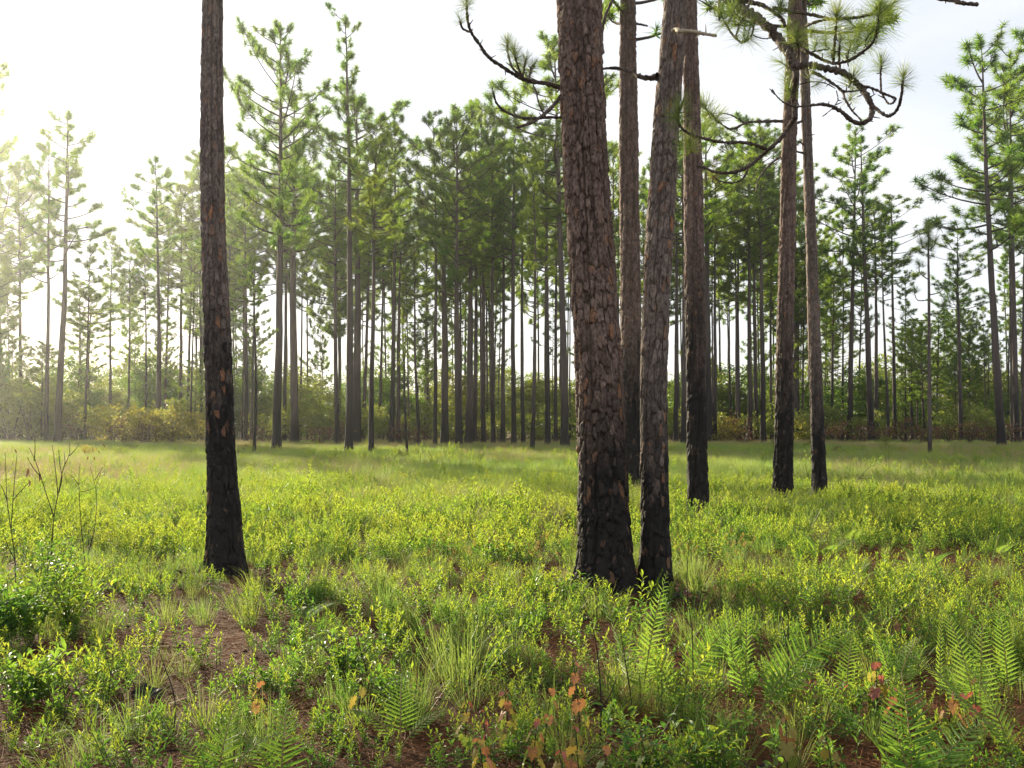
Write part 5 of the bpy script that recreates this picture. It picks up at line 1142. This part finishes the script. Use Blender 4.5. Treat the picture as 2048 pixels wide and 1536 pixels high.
# charred roots and lumps ---------------------------------------------------
def lump(px, py, w, h, label, name='charred_stump', cat='charred stump', seed=0, mat='char'):
    b = ground_at(px, py); rng = np.random.default_rng(seed); rw = w / 2 * b.y / F_PX; hh = h * b.y / F_PX
    nz_, nt_ = 7, 14; z_ = np.linspace(-.04, hh, nz_); th = np.arange(nt_) / nt_ * 6.283
    R = rw * (1.15 - .5 * (np.clip(z_, 0, hh) / hh) ** 1.5)[:, None] * (1 + .22 * np.sin(3 * th + seed) + .12 * rng.normal(size=nt_))[None] * (1 + .1 * rng.normal(size=(nz_, nt_)))
    Zz = z_[:, None] + np.zeros(nt_); Zz[-1] += rng.normal(size=nt_) * hh * .22; Zz[-2] += rng.normal(size=nt_) * hh * .06
    V = np.stack([R * np.cos(th), R * np.sin(th), Zz], -1).reshape(-1, 3); V = np.concatenate([V, [[0, 0, hh * .7]]])
    i = np.arange(nz_ - 1)[:, None] * nt_; j = np.arange(nt_)[None]; k_ = np.arange(nt_); bb = (nz_ - 1) * nt_
    mb = MB(); mb.add(V, [np.stack([i + j, i + (j + 1) % nt_, i + nt_ + (j + 1) % nt_, i + nt_ + j], -1).reshape(-1, 4), np.stack([bb + k_, bb + (k_ + 1) % nt_, np.full(nt_, nz_ * nt_)], -1)])
    thing(name, label, cat, b, (0, 0, seed), mesh=mb.mesh(name, M[mat]))
lump(410, 1012, 18, 26, 'small black stump just left of the charred lone pine', seed=1)
lump(497, 1194, 30, 12, 'charred lump on the straw right in front of the charred pine foot', seed=2)
lump(292, 1400, 50, 22, 'charred root lying in the straw on the lower left', seed=3)
lump(1176, 1250, 26, 16, 'charred lump below the thickest trunk', seed=4)
lump(1522, 1160, 22, 13, 'small charred stump in the low growth right of the paired trunks', seed=5)
lump(1352, 1196, 26, 10, 'charred root end beside the leaning pine foot', seed=6)
lump(1905, 1034, 16, 8, 'black lump in the grass near the right edge', seed=7)

# fallen leaves / cones on the straw: real single leaves
for i in range(26):
    px, py = random.choice([(250, 1240), (560, 1320), (330, 1290), (1330, 1240), (1180, 1300), (480, 1170), (900, 1430)]); p = ground_at(px + random.gauss(0, 60), py + random.gauss(0, 25))
    l = thing('fallen_leaf', 'dry brown leaf lying on the pine straw', 'leaf', (p.x, p.y, gz(p.x, p.y).item() + .05), (random.gauss(0, .4), random.gauss(0, .4), random.random() * 6), (.06,) * 3, 'dry leaves on the pine straw', OAKL)

# ------------------------------------------------------------------ labels that single out the repeats
ONES = ['', 'first', 'second', 'third', 'fourth', 'fifth', 'sixth', 'seventh', 'eighth', 'ninth']
ORDS = ['nearest'] + ORD[1:] + [t_ + '-' + o_ for t_ in ('twenty', 'thirty', 'forty') for o_ in ONES[1:]]
def single_out(objs, phrase, mks):
    by = {}
    for o_ in objs:
        px, py = project(o_.location)
        mk = min(mks, key=lambda q: abs(q[0] - px) if len(q) == 2 else math.hypot(q[0] - px, (q[1] - py) * 1.3))
        by.setdefault((phrase(o_), mk[-1], px > mk[0]), []).append((abs(px - mk[0]), o_))
    for (ph, nm, rt), lst in by.items():
        lst.sort(key=lambda q: q[0])
        for k_, (_, o_) in enumerate(lst):
            o_['label'] = f"{ph}, {ORDS[min(k_, len(ORDS) - 1)]} {'' if k_ == 0 else 'one '}{'right' if rt else 'left'} of the {nm}"
LM = [(447, 1150, 'charred lone pine'), (1212, 1190, 'thickest trunk'), (1330, 1190, 'leaning pine'), (292, 1400, 'charred straw root'), (915, 1385, 'largest grass tuft'), (752, 1250, 'bright grass tuft'), (1160, 1490, 'tallest maple seedling'), (512, 1470, 'lone orange-leaved seedling'),
      (1505, 1450, 'broad arching fern'), (1830, 1600, 'large toothed fern'), (500, 1590, 'bottom edge ferns'), (800, 1500, 'spreading fern'), (62, 1285, 'left edge bush'), (1960, 1480, 'right edge fern group'), (1055, 1212, 'large-leaved plant'), (1522, 1160, 'small charred stump'), (714, 1460, 'yellow-green maple seedling'),
      (1268, 1420, 'left-leaning tall fern'), (1690, 1440, 'fine-leaved fern'), (930, 1530, 'leftmost near seedling'), (150, 1480, 'thin lower-left dead stems')]
tops = [o_ for o_ in S.objects if o_.parent is None and o_.get('group')]
SHORT = {'one': 'low shrub of upright shoots', 'two': 'low yellow-tipped shrub', 'three': 'low spreading shrub', 'four': 'low few-shooted shrub', 'five': 'low red-tipped shrub', 'six': 'low broad-leaved shrub'}
single_out([o_ for o_ in tops if o_['group'].startswith('low leafy shrubs')], lambda o_: SHORT[o_['group'].split()[-1]], LM)
FM = marks + [(115, 'hazy thick-footed pine'), (2003, 'bent grey pine'), (316, 'shrub-footed thin pine'), (1130, 'long-limbed grey pine'), (1566, 'orange-barked pine')]
single_out([o_ for o_ in tops if o_['group'] == 'slim pines deep in the far stand'], lambda o_: 'slim pine deep in the stand', FM)
single_out([o_ for o_ in tops if o_['group'] == 'young pines behind the stand'], lambda o_: 'young bushy pine behind the stand', FM)
single_out([o_ for o_ in tops if o_['group'] == 'leafy trees closing the view'], lambda o_: 'low leafy tree closing the view', FM)
single_out([o_ for o_ in tops if o_['group'].startswith('small bushes in')], lambda o_: {'green': 'small green bush in far grass', 'yellow': 'small golden bush in far grass', 'brown': 'small scorched bush in far grass'}[o_['group'].split()[-1]], FM)
single_out([o_ for o_ in tops if o_['group'] == 'bracken ferns in the clearing'], lambda o_: 'feathery bracken fern in the clearing', LM)
single_out([o_ for o_ in tops if o_['group'] == 'dry leaves on the pine straw'], lambda o_: 'dry brown leaf on the straw', LM)

# ------------------------------------------------------------------ summer haze in the air
hb = MB(); X0, X1, Y0, Y1, Z0, Z1 = -340, 340, -100, 490, -1.2, 30.0
hb.add([[X0, Y0, Z0], [X1, Y0, Z0], [X1, Y1, Z0], [X0, Y1, Z0], [X0, Y0, Z1], [X1, Y0, Z1], [X1, Y1, Z1], [X0, Y1, Z1]], np.array([[3, 2, 1, 0], [4, 5, 6, 7], [0, 1, 5, 4], [1, 2, 6, 5], [2, 3, 7, 6], [3, 0, 4, 7]]))
hm, n, l = new_mat('haze'); n.remove(n['Principled BSDF'])
pv = n.new('ShaderNodeVolumePrincipled'); pv.inputs['Color'].default_value = (.96, .97, 1.0, 1); pv.inputs['Density'].default_value = .00038; pv.inputs['Anisotropy'].default_value = .80
l.new(pv.outputs[0], n['Material Output'].inputs['Volume'])
hz = link('haze', hb.mesh('haze', hm)); hz['kind'] = 'stuff'
